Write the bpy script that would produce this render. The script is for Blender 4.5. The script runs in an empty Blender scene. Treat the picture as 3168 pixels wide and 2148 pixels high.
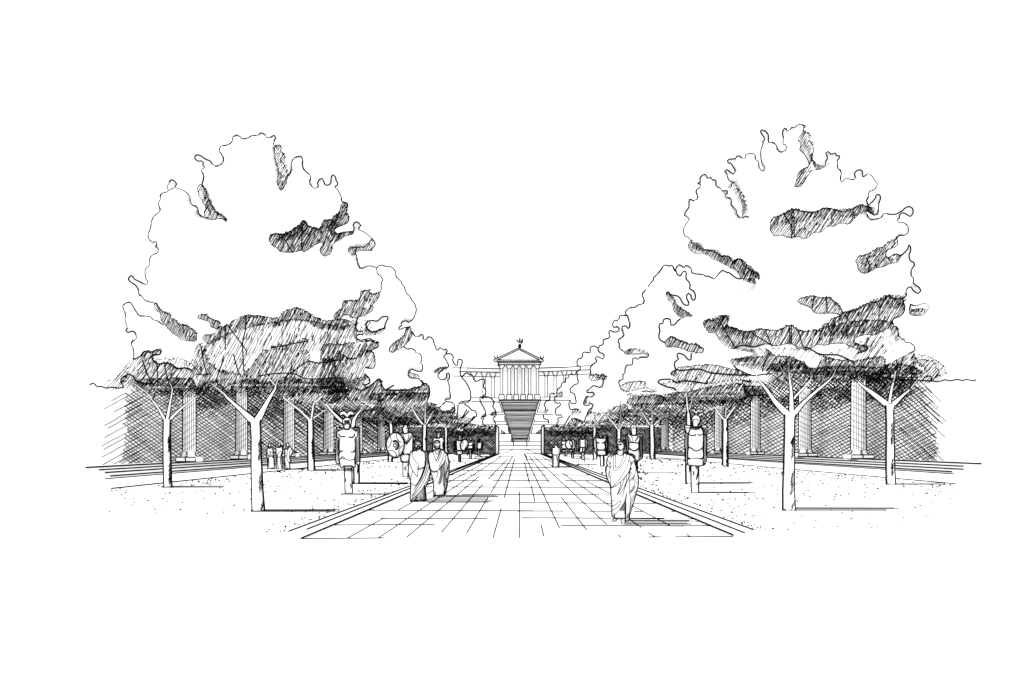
import bpy, math, random
import numpy as np
from mathutils import Vector
from mathutils.geometry import delaunay_2d_cdt
random.seed(7)
# ---------------------------------------------------------------- camera, sky, sun, exposure
F, U0, V0, EYE = 2726.0, 1607.5, 1378.0, 1.65      # focal length and vanishing point measured on the 3168 x 2148 sheet
sc = bpy.context.scene
cam = bpy.data.objects.new('camera', bpy.data.cameras.new('camera'))
sc.collection.objects.link(cam); sc.camera = cam
cam.location = (0, 0, EYE); cam.rotation_euler = (math.radians(90), 0, 0)
cam.data.sensor_width = 36; cam.data.lens = F / 3168 * 36
cam.data.shift_x = -(U0 - 1584) / 3168; cam.data.shift_y = (V0 - 1074) / 3168
cam.data.clip_start = .1; cam.data.clip_end = 5000
w = bpy.data.worlds.new('World'); sc.world = w; w.use_nodes = True
bg = w.node_tree.nodes['Background']
bg.inputs['Color'].default_value = (1, 1, 1, 1); bg.inputs['Strength'].default_value = 1.0   # blank white overcast sky
sun = bpy.data.objects.new('sun', bpy.data.lights.new('sun', 'SUN')); sc.collection.objects.link(sun)
sun.data.energy = 1.5; sun.data.angle = math.radians(110); sun.data.color = (1, .99, .97)
sun.rotation_euler = (math.radians(50), 0, math.radians(-8))
sc.view_settings.view_transform = 'Standard'; sc.view_settings.look = 'None'
sc.view_settings.exposure = 0.55; sc.view_settings.gamma = 1
sc.cycles.max_bounces = 6; sc.cycles.diffuse_bounces = 4
C = sc.collection

def material(name, col, rough=.95, noise=None):
    m = bpy.data.materials.new(name); m.use_nodes = True
    n = m.node_tree; b = n.nodes['Principled BSDF']
    b.inputs['Roughness'].default_value = rough; b.inputs['Specular IOR Level'].default_value = 0.0
    if noise:
        t = n.nodes.new('ShaderNodeTexNoise'); t.inputs['Scale'].default_value = noise[0]
        tc = n.nodes.new('ShaderNodeTexCoord'); n.links.new(tc.outputs['Object'], t.inputs['Vector'])
        r = n.nodes.new('ShaderNodeValToRGB')
        r.color_ramp.elements[0].position = .35; r.color_ramp.elements[1].position = .65
        r.color_ramp.elements[0].color = (*[c * noise[1] for c in col], 1); r.color_ramp.elements[1].color = (*col, 1)
        n.links.new(t.outputs['Fac'], r.inputs['Fac']); n.links.new(r.outputs['Color'], b.inputs['Base Color'])
    else:
        b.inputs['Base Color'].default_value = (*col, 1)
    return m
WHITE = material('white plaster', (.9, .9, .9), noise=(3, .97))
PLINE = material('white foliage', (.9, .9, .9), noise=(6, .96))
INK = material('black ink', (.006, .006, .006), noise=(4, .5))
MATS = [WHITE, INK, PLINE]

# ---------------------------------------------------------------- measured tiles of the sheet
TILE = dict(A=(350,390,3.3186), B=(350,800,3.3186), C=(900,600,3.3186), D=(1000,900,3.872), E=(2090,370,2.9025),
            F=(2090,840,2.9025), G=(1700,780,3.872), H=(1700,1100,3.872), I=(240,1170,3.872), J=(700,1180,3.872),
            K=(2350,1150,3.3186), L=(850,1380,2.905), M=(1600,1380,2.905), N=(1400,1020,3.94), O=(1800,1300,4.3775),
            P=(1200,1200,3.94), Q=(980,1240,5.253), R=(800,1340,12.125), S=(1380,1320,12.91), T=(1700,1330,11.62))
def t(s):
    """'A 335,1565 330,1500 C 12,13' -> sheet coordinates"""
    out = []; k = None
    for tok in s.split():
        if tok in TILE: k = TILE[tok]; continue
        v = [float(q) for q in tok.split(',')]
        out.append([k[0] + v[0] / k[2], k[1] + v[1] / k[2]] + [q / k[2] for q in v[2:]])
    return np.array(out)
def W(u, v, Y): return ((u - U0) * Y / F, Y, EYE - (v - V0) * Y / F)
def smooth(p, step=7.0, closed=False):
    p = np.asarray(p, float)[:, :2]
    if len(p) < 3: return p
    n = len(p); out = []
    rng = range(n if closed else n - 1)
    for i in rng:
        a = p[(i-1) % n] if closed else p[max(i-1, 0)]
        b = p[i]; c = p[(i+1) % n] if closed else p[i+1]
        d = p[(i+2) % n] if closed else p[min(i+2, n-1)]
        k = max(1, int(np.hypot(*(c - b)) / step))
        for j in range(k):
            s = j / k
            out.append(.5 * ((2*b) + (c-a)*s + (2*a-5*b+4*c-d)*s*s + (3*b-a-3*c+d)*s**3))
    if not closed: out.append(p[-1])
    return np.array(out)
def resample(p, step):
    out = [p[0]]
    for a, b in zip(p[:-1], p[1:]):
        k = max(1, int(np.hypot(*(np.array(b) - a)) / step))
        for j in range(1, k + 1): out.append(a + (np.array(b) - a) * j / k)
    return np.array(out)
def edist(pts, poly):
    a = poly; b = np.roll(poly, -1, 0); ab = b - a; L = (ab**2).sum(1) + 1e-9
    out = np.empty(len(pts))
    for i in range(0, len(pts), 400):
        q = pts[i:i+400, None, :]
        s = np.clip(((q - a) * ab).sum(2) / L, 0, 1)
        out[i:i+400] = np.sqrt((((a + s[..., None] * ab) - q)**2).sum(2)).min(1)
    return out
def inside(pts, poly):
    x = pts[:, 0][:, None]; y = pts[:, 1][:, None]
    a = poly; b = np.roll(poly, -1, 0)
    c = ((a[:, 1] > y) != (b[:, 1] > y)) & (x < (b[:, 0]-a[:, 0]) * (y-a[:, 1]) / (b[:, 1]-a[:, 1] + 1e-12) + a[:, 0])
    return c.sum(1) % 2 == 1

# ---------------------------------------------------------------- mesh builder
GAIN = 1.55      # pen weight
class MB:
    def __init__(s): s.v = []; s.f = []; s.m = []
    def tube(s, pts, rad, mat=1, sides=4, cap=True):
        if len(pts) < 2: return
        P = [Vector(p) for p in pts]; n = len(P); base = len(s.v)
        for i, p in enumerate(P):
            tg = (P[min(i+1, n-1)] - P[max(i-1, 0)])
            if tg.length < 1e-9: tg = Vector((0, 0, 1))
            tg.normalize()
            view = Vector((p.x, p.y, p.z - EYE)).normalized()
            a = tg.cross(view)
            if a.length < 1e-3: a = tg.cross(Vector((0, 0, 1)))
            if a.length < 1e-3: a = Vector((1, 0, 0))
            a.normalize(); b = a.cross(tg).normalized()
            r = rad[i] if hasattr(rad, '__len__') else rad
            for k in range(sides):
                an = 2*math.pi*k/sides
                q = p + a*(r*math.cos(an)) + b*(r*math.sin(an)); s.v.append((q.x, q.y, q.z))
        for i in range(n-1):
            for k in range(sides):
                k2 = (k+1) % sides
                s.f.append((base+i*sides+k, base+i*sides+k2, base+(i+1)*sides+k2, base+(i+1)*sides+k)); s.m.append(mat)
        if cap:
            s.f.append(tuple(base+k for k in range(sides))); s.m.append(mat)
            s.f.append(tuple(base+(n-1)*sides+k for k in range(sides))); s.m.append(mat)
    def ink(s, p3, wpx=2.4, sides=4, taper=False):
        n = len(p3)
        s.tube(p3, [max(.0008, GAIN*wpx*.5*p[1]/F*((.45 + .55*math.sin(math.pi*min(1, (i+.6)/n*1.1))) if taper else 1)) for i, p in enumerate(p3)], 1, sides, cap=(sides > 3))
    def poly(s, vs, fs, mat=0):
        b = len(s.v); s.v += [tuple(q) for q in vs]
        for f in fs: s.f.append(tuple(b+i for i in f)); s.m.append(mat)
    def box(s, x0, x1, y0, y1, z0, z1, mat=0):
        s.poly([(x0,y0,z0),(x1,y0,z0),(x1,y1,z0),(x0,y1,z0),(x0,y0,z1),(x1,y0,z1),(x1,y1,z1),(x0,y1,z1)],
               [(0,3,2,1),(4,5,6,7),(0,1,5,4),(1,2,6,5),(2,3,7,6),(3,0,4,7)], mat)
    def prism(s, pts, Y0, Y1, mat=0):
        """outline in sheet px at depth Y0, real thickness Y1-Y0, straight back"""
        n = len(pts); A = [W(p[0], p[1], Y0) for p in pts]; Bk = [(a[0], Y1, a[2]) for a in A]
        s.poly(A + Bk, [tuple(range(n)), tuple(range(2*n-1, n-1, -1))] + [(i, i+n, (i+1) % n+n, (i+1) % n) for i in range(n)], mat)
    def build(s, name, parent=None, loc=None, smoothsh=False):
        me = bpy.data.meshes.new(name)
        l = loc if loc is not None else (parent_loc(parent) if parent else (0, 0, 0))
        me.from_pydata([(a-l[0], b-l[1], c-l[2]) for a, b, c in s.v], [], s.f)
        for m in MATS: me.materials.append(m)
        me.polygons.foreach_set('material_index', s.m)
        o = bpy.data.objects.new(name, me); C.objects.link(o)
        if parent: o.parent = parent
        else: o.location = l
        return o
def parent_loc(o):
    l = Vector((0, 0, 0))
    while o: l += o.location; o = o.parent
    return l
def tag(o, label=None, cat=None, group=None, kind=None):
    if label: o['label'] = label
    if cat: o['category'] = cat
    if group: o['group'] = group
    if kind: o['kind'] = kind
    return o
def thing(name, loc, label, cat, group=None):
    o = bpy.data.objects.new(name, None); C.objects.link(o); o.location = loc; o.empty_display_size = .3
    return tag(o, label, cat, group)

class Solid:
    """a closed, rounded body: traced outline at its own distance, swelling to the front and the back"""
    def __init__(s, mb, poly, Y, front, R, back=None, grid=None, mat=0, fill=True, outline=2.6, sm=True, closed_ink=True):
        s.mb = mb; s.Y = Y; s.front = front; s.R = R
        poly = np.asarray(poly)[:, :2]
        s.poly = smooth(poly, 6 if grid is None else grid*.6, closed=True) if sm else poly
        if fill:
            g = grid or max(3.0, R/3); lo = s.poly.min(0); hi = s.poly.max(0)
            xs = np.arange(lo[0]+g*.5, hi[0], g); ys = np.arange(lo[1]+g*.5, hi[1], g)
            G = np.array([(x + (g*.5 if j % 2 else 0), y) for j, y in enumerate(ys) for x in xs])
            if len(G):
                G = G[inside(G, s.poly)]
            if len(G): G = G[edist(G, s.poly) > g*.35]
            n = len(s.poly)
            allp = [Vector(q) for q in s.poly] + [Vector(q) for q in G]
            vs, es, fs, _, _, _ = delaunay_2d_cdt(allp, [], [list(range(n))], 1, 1e-4)
            V = np.array([(q[0], q[1]) for q in vs]); d = edist(V, s.poly); off = s.offd(d)
            bk = (back if back is not None else front)/max(front, 1e-6)
            fr = [W(u, v, Y-o) for (u, v), o in zip(V, off)]
            ba = [W(u, v, Y+o*bk) for (u, v), o in zip(V, off)]
            edge = d < 1e-3; idx = []; verts = list(fr)
            for i in range(len(V)):
                if edge[i]: idx.append(i)
                else: idx.append(len(verts)); verts.append(ba[i])
            mb.poly(verts, [tuple(f) for f in fs] + [tuple(idx[i] for i in reversed(f)) for f in fs], mat)
        if outline:
            q = resample(np.vstack([s.poly, s.poly[:1]]), 6); mb.ink(s.at(q, lift=3.2, wpx=outline), outline)
    def offd(s, d):
        e = np.minimum(d, s.R); return s.front*np.sqrt(np.maximum(0, 2*s.R*e-e*e))/s.R
    def at(s, p, lift=1.5, wpx=2.4):
        p = np.asarray(p)[:, :2]
        d = np.where(inside(p, s.poly), edist(p, s.poly), 0)
        off = s.offd(d) + GAIN*lift*.75*wpx*.5*s.Y/F + .004
        return [W(u, v, s.Y-o) for (u, v), o in zip(p, off)]
    def line(s, p, wpx=2.4, sm=True, sides=4, taper=False):
        p = np.asarray(p)[:, :2]
        p = smooth(p, 6) if sm else p
        if sm is False and len(p) < 200: p = resample(p, max(4, s.R*.5))
        s.mb.ink(s.at(p, wpx=wpx), wpx, sides, taper)
    def lines(s, *strs, wpx=2.2, sm=True):
        for q in strs: s.line(t(q), wpx, sm)
    def scribble(s, poly, **k): scribble(s, poly, **k)
    def hatch(s, poly, **k): hatch_on(s, poly, **k)

def clip_family(poly, ang, spacing, jit=.25):
    """parallel strokes across a polygon, in rotated coordinates; angle up from the horizontal"""
    a = math.radians(ang); c, sn = math.cos(a), math.sin(a)
    R_ = np.array([[c, -sn], [sn, c]])         # along, across
    q = poly @ R_.T; along = q[:, 0]; acr = q[:, 1]; n = len(q); segs = []
    y = acr.min() + spacing*random.random()
    while y < acr.max():
        xs = []
        for i in range(n):
            y0, y1 = acr[i], acr[(i+1) % n]
            if (y0 > y) != (y1 > y): xs.append(along[i] + (y-y0)/(y1-y0)*(along[(i+1) % n]-along[i]))
        xs.sort()
        for j in range(0, len(xs)-1, 2): segs.append((xs[j], xs[j+1], y))
        y += spacing*(1+random.uniform(-jit, jit))
    return segs, R_
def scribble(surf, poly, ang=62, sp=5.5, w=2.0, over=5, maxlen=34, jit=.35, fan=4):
    """quick zigzag pen scribble: shade inked into foliage and folds, dark hair and details"""
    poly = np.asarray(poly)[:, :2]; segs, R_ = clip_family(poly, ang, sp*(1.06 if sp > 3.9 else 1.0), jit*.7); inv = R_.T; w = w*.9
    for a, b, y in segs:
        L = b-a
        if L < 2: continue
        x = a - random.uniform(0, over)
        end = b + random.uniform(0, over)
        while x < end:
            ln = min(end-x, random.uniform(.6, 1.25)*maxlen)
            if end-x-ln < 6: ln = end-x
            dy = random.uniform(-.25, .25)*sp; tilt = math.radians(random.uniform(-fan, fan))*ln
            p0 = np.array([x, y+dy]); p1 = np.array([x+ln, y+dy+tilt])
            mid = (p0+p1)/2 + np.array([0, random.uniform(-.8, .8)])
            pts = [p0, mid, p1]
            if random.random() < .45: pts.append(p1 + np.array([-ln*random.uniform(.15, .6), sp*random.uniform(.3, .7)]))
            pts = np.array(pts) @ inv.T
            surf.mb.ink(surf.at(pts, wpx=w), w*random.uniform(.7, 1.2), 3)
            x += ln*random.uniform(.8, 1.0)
def hatch_on(surf, poly, ang=30, sp=7, w=1.6, jit=.2, over=2, piece=120):
    poly = np.asarray(poly)[:, :2]; segs, R_ = clip_family(poly, ang, sp, jit); inv = R_.T
    for a, b, y in segs:
        x = a-random.uniform(0, over); end = b+random.uniform(0, over)
        while x < end-2:
            ln = min(end-x, piece*random.uniform(.6, 1.3)); n = max(2, int(ln/25)+1); bow = random.uniform(-1.2, 1.2)
            xs = np.linspace(x, x+ln, n); ys = y + bow*np.sin(np.linspace(0, math.pi, n)) + random.uniform(-.5, .5)
            pts = np.stack([xs, ys], 1) @ inv.T
            surf.mb.ink(surf.at(pts, wpx=w), w*random.uniform(.75, 1.15), 3)
            x += ln-random.uniform(-1, 4)
class Plane:
    """a real plane (wall x=const, ground z=const or depth y=const) that strokes are laid on"""
    def __init__(s, mb, x=None, y=None, z=None, ymin=0, ymax=1e9): s.mb = mb; s.x = x; s.y = y; s.z = z; s.ymin = ymin; s.ymax = ymax
    def at(s, p, lift=1, wpx=2.4):
        out = []
        for u, v in np.asarray(p)[:, :2]:
            if s.x is not None: Y = s.x*F/(u-U0)
            elif s.z is not None: Y = (EYE-s.z)*F/(v-V0)
            else: Y = s.y
            Y = min(max(Y, s.ymin), s.ymax)*(1-.0006*lift) - (.01 if s.z is None else 0)
            out.append(W(u, v, Y))
        return out
    def line(s, p, wpx=2.4, n=14):
        p = np.asarray(p)[:, :2]
        q = resample(p, max(6, np.abs(p[0]-p[-1]).max()/n))
        s.mb.ink(s.at(q, wpx=wpx), wpx)

# ================================================================ ground, path, kerbs
g = MB(); g.poly([(-1500,-200,0),(1500,-200,0),(1500,3000,0),(-1500,3000,0)], [(0,1,2,3)])
gp = Plane(g, z=.004)
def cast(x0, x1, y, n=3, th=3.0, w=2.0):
    """cast shadows of each trunk, post and figure, inked as flat strokes on the ground"""
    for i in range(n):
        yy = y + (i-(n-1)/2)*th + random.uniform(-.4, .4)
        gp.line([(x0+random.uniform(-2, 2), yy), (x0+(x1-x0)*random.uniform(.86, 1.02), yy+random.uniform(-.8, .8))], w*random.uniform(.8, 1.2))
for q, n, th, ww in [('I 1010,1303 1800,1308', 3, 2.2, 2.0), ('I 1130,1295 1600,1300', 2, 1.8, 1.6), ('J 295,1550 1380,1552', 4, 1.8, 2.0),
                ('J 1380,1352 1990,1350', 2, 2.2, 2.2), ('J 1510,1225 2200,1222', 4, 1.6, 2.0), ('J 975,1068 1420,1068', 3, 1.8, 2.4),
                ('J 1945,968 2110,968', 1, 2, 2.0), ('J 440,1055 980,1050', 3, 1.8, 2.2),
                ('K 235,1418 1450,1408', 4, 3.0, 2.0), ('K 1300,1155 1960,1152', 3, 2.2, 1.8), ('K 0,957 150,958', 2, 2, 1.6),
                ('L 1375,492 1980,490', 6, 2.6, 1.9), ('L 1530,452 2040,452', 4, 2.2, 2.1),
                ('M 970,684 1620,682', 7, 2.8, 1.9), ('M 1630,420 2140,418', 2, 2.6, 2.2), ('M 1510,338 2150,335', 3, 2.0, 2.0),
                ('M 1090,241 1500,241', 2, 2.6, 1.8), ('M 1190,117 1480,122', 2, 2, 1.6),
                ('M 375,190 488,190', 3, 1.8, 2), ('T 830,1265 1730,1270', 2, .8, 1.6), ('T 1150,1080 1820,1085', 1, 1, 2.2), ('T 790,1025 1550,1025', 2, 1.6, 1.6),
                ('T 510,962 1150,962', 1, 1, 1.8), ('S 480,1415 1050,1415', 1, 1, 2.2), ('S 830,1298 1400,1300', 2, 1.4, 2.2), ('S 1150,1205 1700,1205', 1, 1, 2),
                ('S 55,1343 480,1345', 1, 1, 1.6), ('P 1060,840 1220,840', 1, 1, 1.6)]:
    p = t(q); cast(p[0][0], p[1][0], (p[0][1]+p[1][1])/2, n, th, ww)  # shadows cast on the ground, drawn in ink
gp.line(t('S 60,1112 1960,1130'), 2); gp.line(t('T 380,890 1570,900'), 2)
tag(g.build('ground'), 'white ground reaching the horizon, with inked cast shadows', kind='structure')

pv = MB(); pv.poly([(-3.9,14,.003),(3.9,14,.003),(3.95,330,.003),(-3.95,330,.003)], [(0,1,2,3)])
pp = Plane(pv, z=.008)
for q in '''L 230,835 990,828|L 540,712 1437,707|L 953,653 1912,653|L 845,579 2324,585|L 2203,512 2324,513|L 2220,649 2324,649|L 1558,371 2324,373|L 1680,440 2324,440|L 1360,369 1415,369|L 1565,313 1833,313|L 1960,312 2324,314|L 1560,264 2324,264|L 1690,223 2324,223|L 2060,196 2324,196|L 1820,160 2324,161|L 2000,95 2130,95|L 2245,127 2324,127|L 2010,34 2324,34|L 650,830 985,645|L 933,826 1350,546|L 1350,546 1565,405|L 1187,820 1835,275|L 1498,776 1870,345|L 1725,782 1920,455|L 1940,425 2140,90|L 1918,300 2090,120|L 1963,825 2035,560|L 2063,465 2155,120|L 2198,410 2198,825|L 1565,405 2030,100|L 1560,330 1870,160|L 1115,572 1235,508|L 2070,63 2145,33|L 2245,70 2270,110|L 1370,432 1425,400
M 215,710 240,810|M 65,145 110,335|M 127,362 160,500|M 62,70 381,738|M 395,458 626,757|M 108,92 290,330|M 147,92 805,705|M 410,247 845,548|M 1045,543 1385,722|M 625,318 838,432|M 1008,658 1115,733|M 80,33 200,77|M 222,100 310,145|M 908,798 935,823|M 1180,780 1237,815|M 1520,795 1570,822|M 280,162 325,190|M 1180,820 1290,819|M 1420,819 1940,815|M 397,718 1730,719|M 40,648 850,651|M 985,650 1322,651|M 0,587 415,587|M 640,588 845,589|M 1050,590 1127,590|M 1385,590 1430,590|M 22,512 845,517|M 1055,517 1262,518|M 0,440 740,441|M 790,443 828,443|M 0,373 845,375|M 425,313 815,313|M 0,313 290,314|M 0,264 290,264|M 320,263 647,265|M 0,223 245,223|M 0,196 313,196|M 68,128 313,128|M 0,160 110,162|M 80,70 200,72|M 0,35 210,35|M 1310,720 1500,722'''.replace('\n', '|').split('|'):
    q = t(q); pp.line(q, 2.9 if abs(q[0][1]-q[1][1]) < 5 else 2.2)
tag(pv.build('path'), 'long straight path of large pale paving slabs leading to the stairway', kind='structure')
for sx, xs in ((-1, (4.43, 4.18, 3.876)), (1, (4.57, 4.24, 3.93))):
    k = MB(); k.box(min(sx*xs[0], sx*xs[2]), max(sx*xs[0], sx*xs[2]), 15.3, 166, 0, .02)
    for X, y0 in zip(xs, (16.6, 17.0, 15.4) if sx < 0 else (16.9, 16.3, 15.9)):
        X2 = X*(EYE-.03)/EYE
        k.ink([(sx*X2, y, .03) for y in np.geomspace(y0, 166, 30)], 3.5)
    o = k.build('kerb'); tag(o, 'left stone kerb along the paved path' if sx < 0 else 'right stone kerb along the paved path', 'kerb', 'kerbs along the path'); o['kind'] = 'structure'

# gravel: the stippled specks on the open ground, denser toward kerbs and steps
gr = MB()
def speck(u, v, r=2.7):
    Y = EYE*F/(v-V0); x, y, z = W(u, v, Y); q = r*Y/F*random.uniform(.7, 1.15); ex = random.uniform(1, 1.6)
    gr.poly([(x-q*ex,y,q*.6),(x,y-q,q*.6),(x+q*ex,y,q*.6),(x,y+q,q*.6),(x,y,q*1.7),(x,y,-.01)],
            [(0,1,4),(1,2,4),(2,3,4),(3,0,4),(1,0,5),(2,1,5),(3,2,5),(0,3,5)], 1)
def sl(u, X): return V0 + EYE/X*abs(u-U0)
n = 0
while n < 430:                                           # left field
    u = random.uniform(330, 1530); v = random.uniform(1395, 1650)
    top = sl(u, 15.4); bot = sl(u, 4.43)
    if not (top+3 < v < min(bot-3, 1600 if u < 800 else 1655)): continue
    e = min(v-top, (bot-v)*1.1); 
    if random.random() < math.exp(-e/16) + .05 and not (u < 500 and random.random() < .7): speck(u, v); n += 1
n = 0
while n < 540:                                           # right field
    u = random.uniform(1690, 2960); v = random.uniform(1395, 1640)
    top = sl(u, 18.5); bot = sl(u, 4.57)
    if not (top+3 < v < bot-3): continue
    e = min(v-top, (bot-v)*1.1, abs(u-1978)*.8 if v > 1440 and v < 1530 else 999)
    if random.random() < math.exp(-e/17) + .05 and not (u > 2600 and random.random() < .5): speck(u, v); n += 1
tag(gr.build('gravel'), 'loose dark gravel specks scattered over the pale ground', 'gravel', kind='stuff')

# ================================================================ colonnades on their stepped platforms
def steps(sx, prof, y0s, label):
    m = MB(); s = MB(); Y0, Y1 = 31, 160
    pts = [(prof[0][0], 0)]
    for i, (X, z) in enumerate(prof): pts += [(X, z)] + ([(prof[i+1][0], z)] if i+1 < len(prof) else [])
    pts += [(prof[-1][0]+4, prof[-1][1]), (prof[-1][0]+4, 0)]
    n = len(pts); vs = [(sx*x, Y0, z) for x, z in pts] + [(sx*x, Y1, z) for x, z in pts]
    m.poly(vs, [(i, (i+1) % n, (i+1) % n+n, i+n) for i in range(n)] + [tuple(range(n)), tuple(range(2*n-1, n-1, -1))])
    return m
def edge(m, sx, slope, X, y0, y1=160, w=2.6):
    z = EYE-slope*X; ys = np.geomspace(y0, y1, 40)
    m.tube([(sx*(X-.01), y, z) for y in ys], [GAIN*1.15*w*.5*y/F*(y0/y)**.5 for y in ys], 1, 4)
def colonnade(sx, prof, lines, colx, X, zt, wallX, wallH, hatch_polys, label):
    root = thing('colonnade', (sx*X, 90, 0), label, 'colonnade', 'colonnades facing each other across the avenue')
    m = steps(sx, prof, None, None)
    for sl_, Xe, y0, w_ in lines: edge(m, sx, sl_, Xe, y0, w=w_)
    m.build('steps', root)
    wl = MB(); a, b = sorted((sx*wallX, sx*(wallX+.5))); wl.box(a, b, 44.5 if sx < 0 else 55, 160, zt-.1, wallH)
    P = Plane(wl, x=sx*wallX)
    for poly, ang, sp, w_ in hatch_polys: hatch_on(P, poly, ang, sp, w_, piece=70, over=16 if sp < 8.2 else (26 if sp < 12 else 45), jit=.2 if sp < 12 else .4)  # shade behind the columns, inked on the wall as cross-hatching
    wl.build('wall', root)
    for cu, wpx in colx:
        Y = X*F/abs(cu-U0); r = wpx*.5*Y/F; cx = (cu-U0)*Y/F; c = MB(); top = wallH
        def ring(z, rr, k=20): return [(cx+rr*math.cos(2*math.pi*i/k), Y+rr*math.sin(2*math.pi*i/k), z) for i in range(k)]
        zs = [(zt+.62, r), (top, r*.93)]; k = 20
        vs = []; [vs.extend(ring(z, rr)) for z, rr in zs]
        c.poly(vs, [(i, (i+1) % k, (i+1) % k+k, i+k) for i in range(k)] + [tuple(range(k, 2*k))])
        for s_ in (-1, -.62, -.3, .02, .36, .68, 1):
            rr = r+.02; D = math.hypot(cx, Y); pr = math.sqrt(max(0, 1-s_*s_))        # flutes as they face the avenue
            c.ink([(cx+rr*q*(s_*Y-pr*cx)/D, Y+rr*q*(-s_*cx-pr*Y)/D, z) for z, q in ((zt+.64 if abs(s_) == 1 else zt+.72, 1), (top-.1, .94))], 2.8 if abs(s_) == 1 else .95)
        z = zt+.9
        while z < top-.3:                                  # shade inked as slanting strokes across the fluting
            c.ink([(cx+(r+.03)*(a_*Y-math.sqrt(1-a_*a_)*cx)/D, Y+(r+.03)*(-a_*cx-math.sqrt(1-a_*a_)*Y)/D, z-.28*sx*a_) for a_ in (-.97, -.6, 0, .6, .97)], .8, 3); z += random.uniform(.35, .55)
        cc = c.build('column', root)
        bs = MB(); bw = r*1.62; vs = []
        prf = [(zt+.3, r*1.5), (zt+.36, r*1.25), (zt+.46, r*1.08), (zt+.46, r*1.12), (zt+.62, r*1.12)]
        [vs.extend(ring(z, rr)) for z, rr in prf]
        bs.poly(vs, [(j*k+i, j*k+(i+1) % k, (j+1)*k+(i+1) % k, (j+1)*k+i) for j in range(4) for i in range(k)])
        bs.box(cx-bw, cx+bw, Y-bw, Y+bw, zt+.002, zt+.3)
        f = Y-bw-.02
        for p_ in ([(-bw, 0), (-bw, .3), (bw, .3), (bw, 0)], [(0, .02), (0, .28)], [(-bw, .02), (bw, .02)]): bs.ink([(cx+a_, f, zt+b_) for a_, b_ in p_], 2.2)
        for z, rr in ((.36, 1.3), (.46, 1.12), (.54, 1.12), (.62, 1.12)): bs.ink([(cx-rr*r, Y-.3*r, zt+z), (cx, Y-rr*r-.03, zt+z), (cx+rr*r, Y-.3*r, zt+z)], 1.8)
        bs.ink([(cx-1.5*r, Y-.3*r, zt+.3), (cx-1.12*r, Y-.3*r, zt+.46), (cx-1.12*r, Y-.3*r, zt+.62)], 2.2)
        bs.ink([(cx+1.5*r, Y-.3*r, zt+.3), (cx+1.12*r, Y-.3*r, zt+.46), (cx+1.12*r, Y-.3*r, zt+.62)], 2.2)
        bs.build('base', cc)
    return root
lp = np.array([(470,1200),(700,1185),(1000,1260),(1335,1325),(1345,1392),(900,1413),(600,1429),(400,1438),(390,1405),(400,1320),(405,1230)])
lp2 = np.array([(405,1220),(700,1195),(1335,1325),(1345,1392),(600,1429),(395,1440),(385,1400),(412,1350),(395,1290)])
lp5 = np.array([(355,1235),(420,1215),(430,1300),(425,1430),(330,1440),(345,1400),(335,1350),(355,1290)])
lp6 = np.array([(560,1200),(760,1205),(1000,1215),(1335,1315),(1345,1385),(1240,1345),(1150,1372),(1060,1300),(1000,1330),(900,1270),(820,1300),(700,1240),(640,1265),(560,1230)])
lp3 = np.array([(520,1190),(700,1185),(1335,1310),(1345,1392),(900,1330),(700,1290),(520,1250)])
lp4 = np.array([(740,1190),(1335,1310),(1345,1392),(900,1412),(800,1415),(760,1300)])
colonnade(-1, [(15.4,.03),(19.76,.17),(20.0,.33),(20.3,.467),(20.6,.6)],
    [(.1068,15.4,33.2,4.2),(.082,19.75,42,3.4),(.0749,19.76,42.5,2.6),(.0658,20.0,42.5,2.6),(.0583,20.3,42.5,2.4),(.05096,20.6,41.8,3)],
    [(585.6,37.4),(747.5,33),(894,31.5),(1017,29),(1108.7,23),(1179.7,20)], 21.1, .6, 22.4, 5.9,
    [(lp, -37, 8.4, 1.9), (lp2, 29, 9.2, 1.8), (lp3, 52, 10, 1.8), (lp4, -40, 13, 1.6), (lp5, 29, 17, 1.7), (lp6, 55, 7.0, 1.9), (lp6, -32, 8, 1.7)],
    'left colonnade of fluted columns before a wall cross-hatched with inked shade')
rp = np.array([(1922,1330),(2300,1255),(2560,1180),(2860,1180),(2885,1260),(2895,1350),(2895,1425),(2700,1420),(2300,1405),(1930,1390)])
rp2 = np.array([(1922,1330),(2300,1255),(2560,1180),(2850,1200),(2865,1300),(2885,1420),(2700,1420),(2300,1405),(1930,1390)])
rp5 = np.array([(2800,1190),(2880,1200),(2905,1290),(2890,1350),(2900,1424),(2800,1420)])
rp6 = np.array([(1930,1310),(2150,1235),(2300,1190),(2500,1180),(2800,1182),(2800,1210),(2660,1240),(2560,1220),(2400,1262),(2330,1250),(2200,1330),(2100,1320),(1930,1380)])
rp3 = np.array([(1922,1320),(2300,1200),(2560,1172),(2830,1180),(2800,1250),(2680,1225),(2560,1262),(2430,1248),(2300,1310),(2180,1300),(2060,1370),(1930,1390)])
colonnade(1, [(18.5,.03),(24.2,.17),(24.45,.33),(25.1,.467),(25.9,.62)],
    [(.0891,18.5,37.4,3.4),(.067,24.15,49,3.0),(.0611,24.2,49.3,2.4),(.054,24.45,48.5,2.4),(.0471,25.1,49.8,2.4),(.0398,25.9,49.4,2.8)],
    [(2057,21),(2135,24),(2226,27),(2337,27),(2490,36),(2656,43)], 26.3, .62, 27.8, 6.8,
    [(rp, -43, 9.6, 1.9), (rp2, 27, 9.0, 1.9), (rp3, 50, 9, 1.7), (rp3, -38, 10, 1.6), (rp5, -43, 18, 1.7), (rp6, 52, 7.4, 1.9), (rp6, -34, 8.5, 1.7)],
    'right colonnade of fluted columns before a wall cross-hatched with inked shade')
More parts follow.
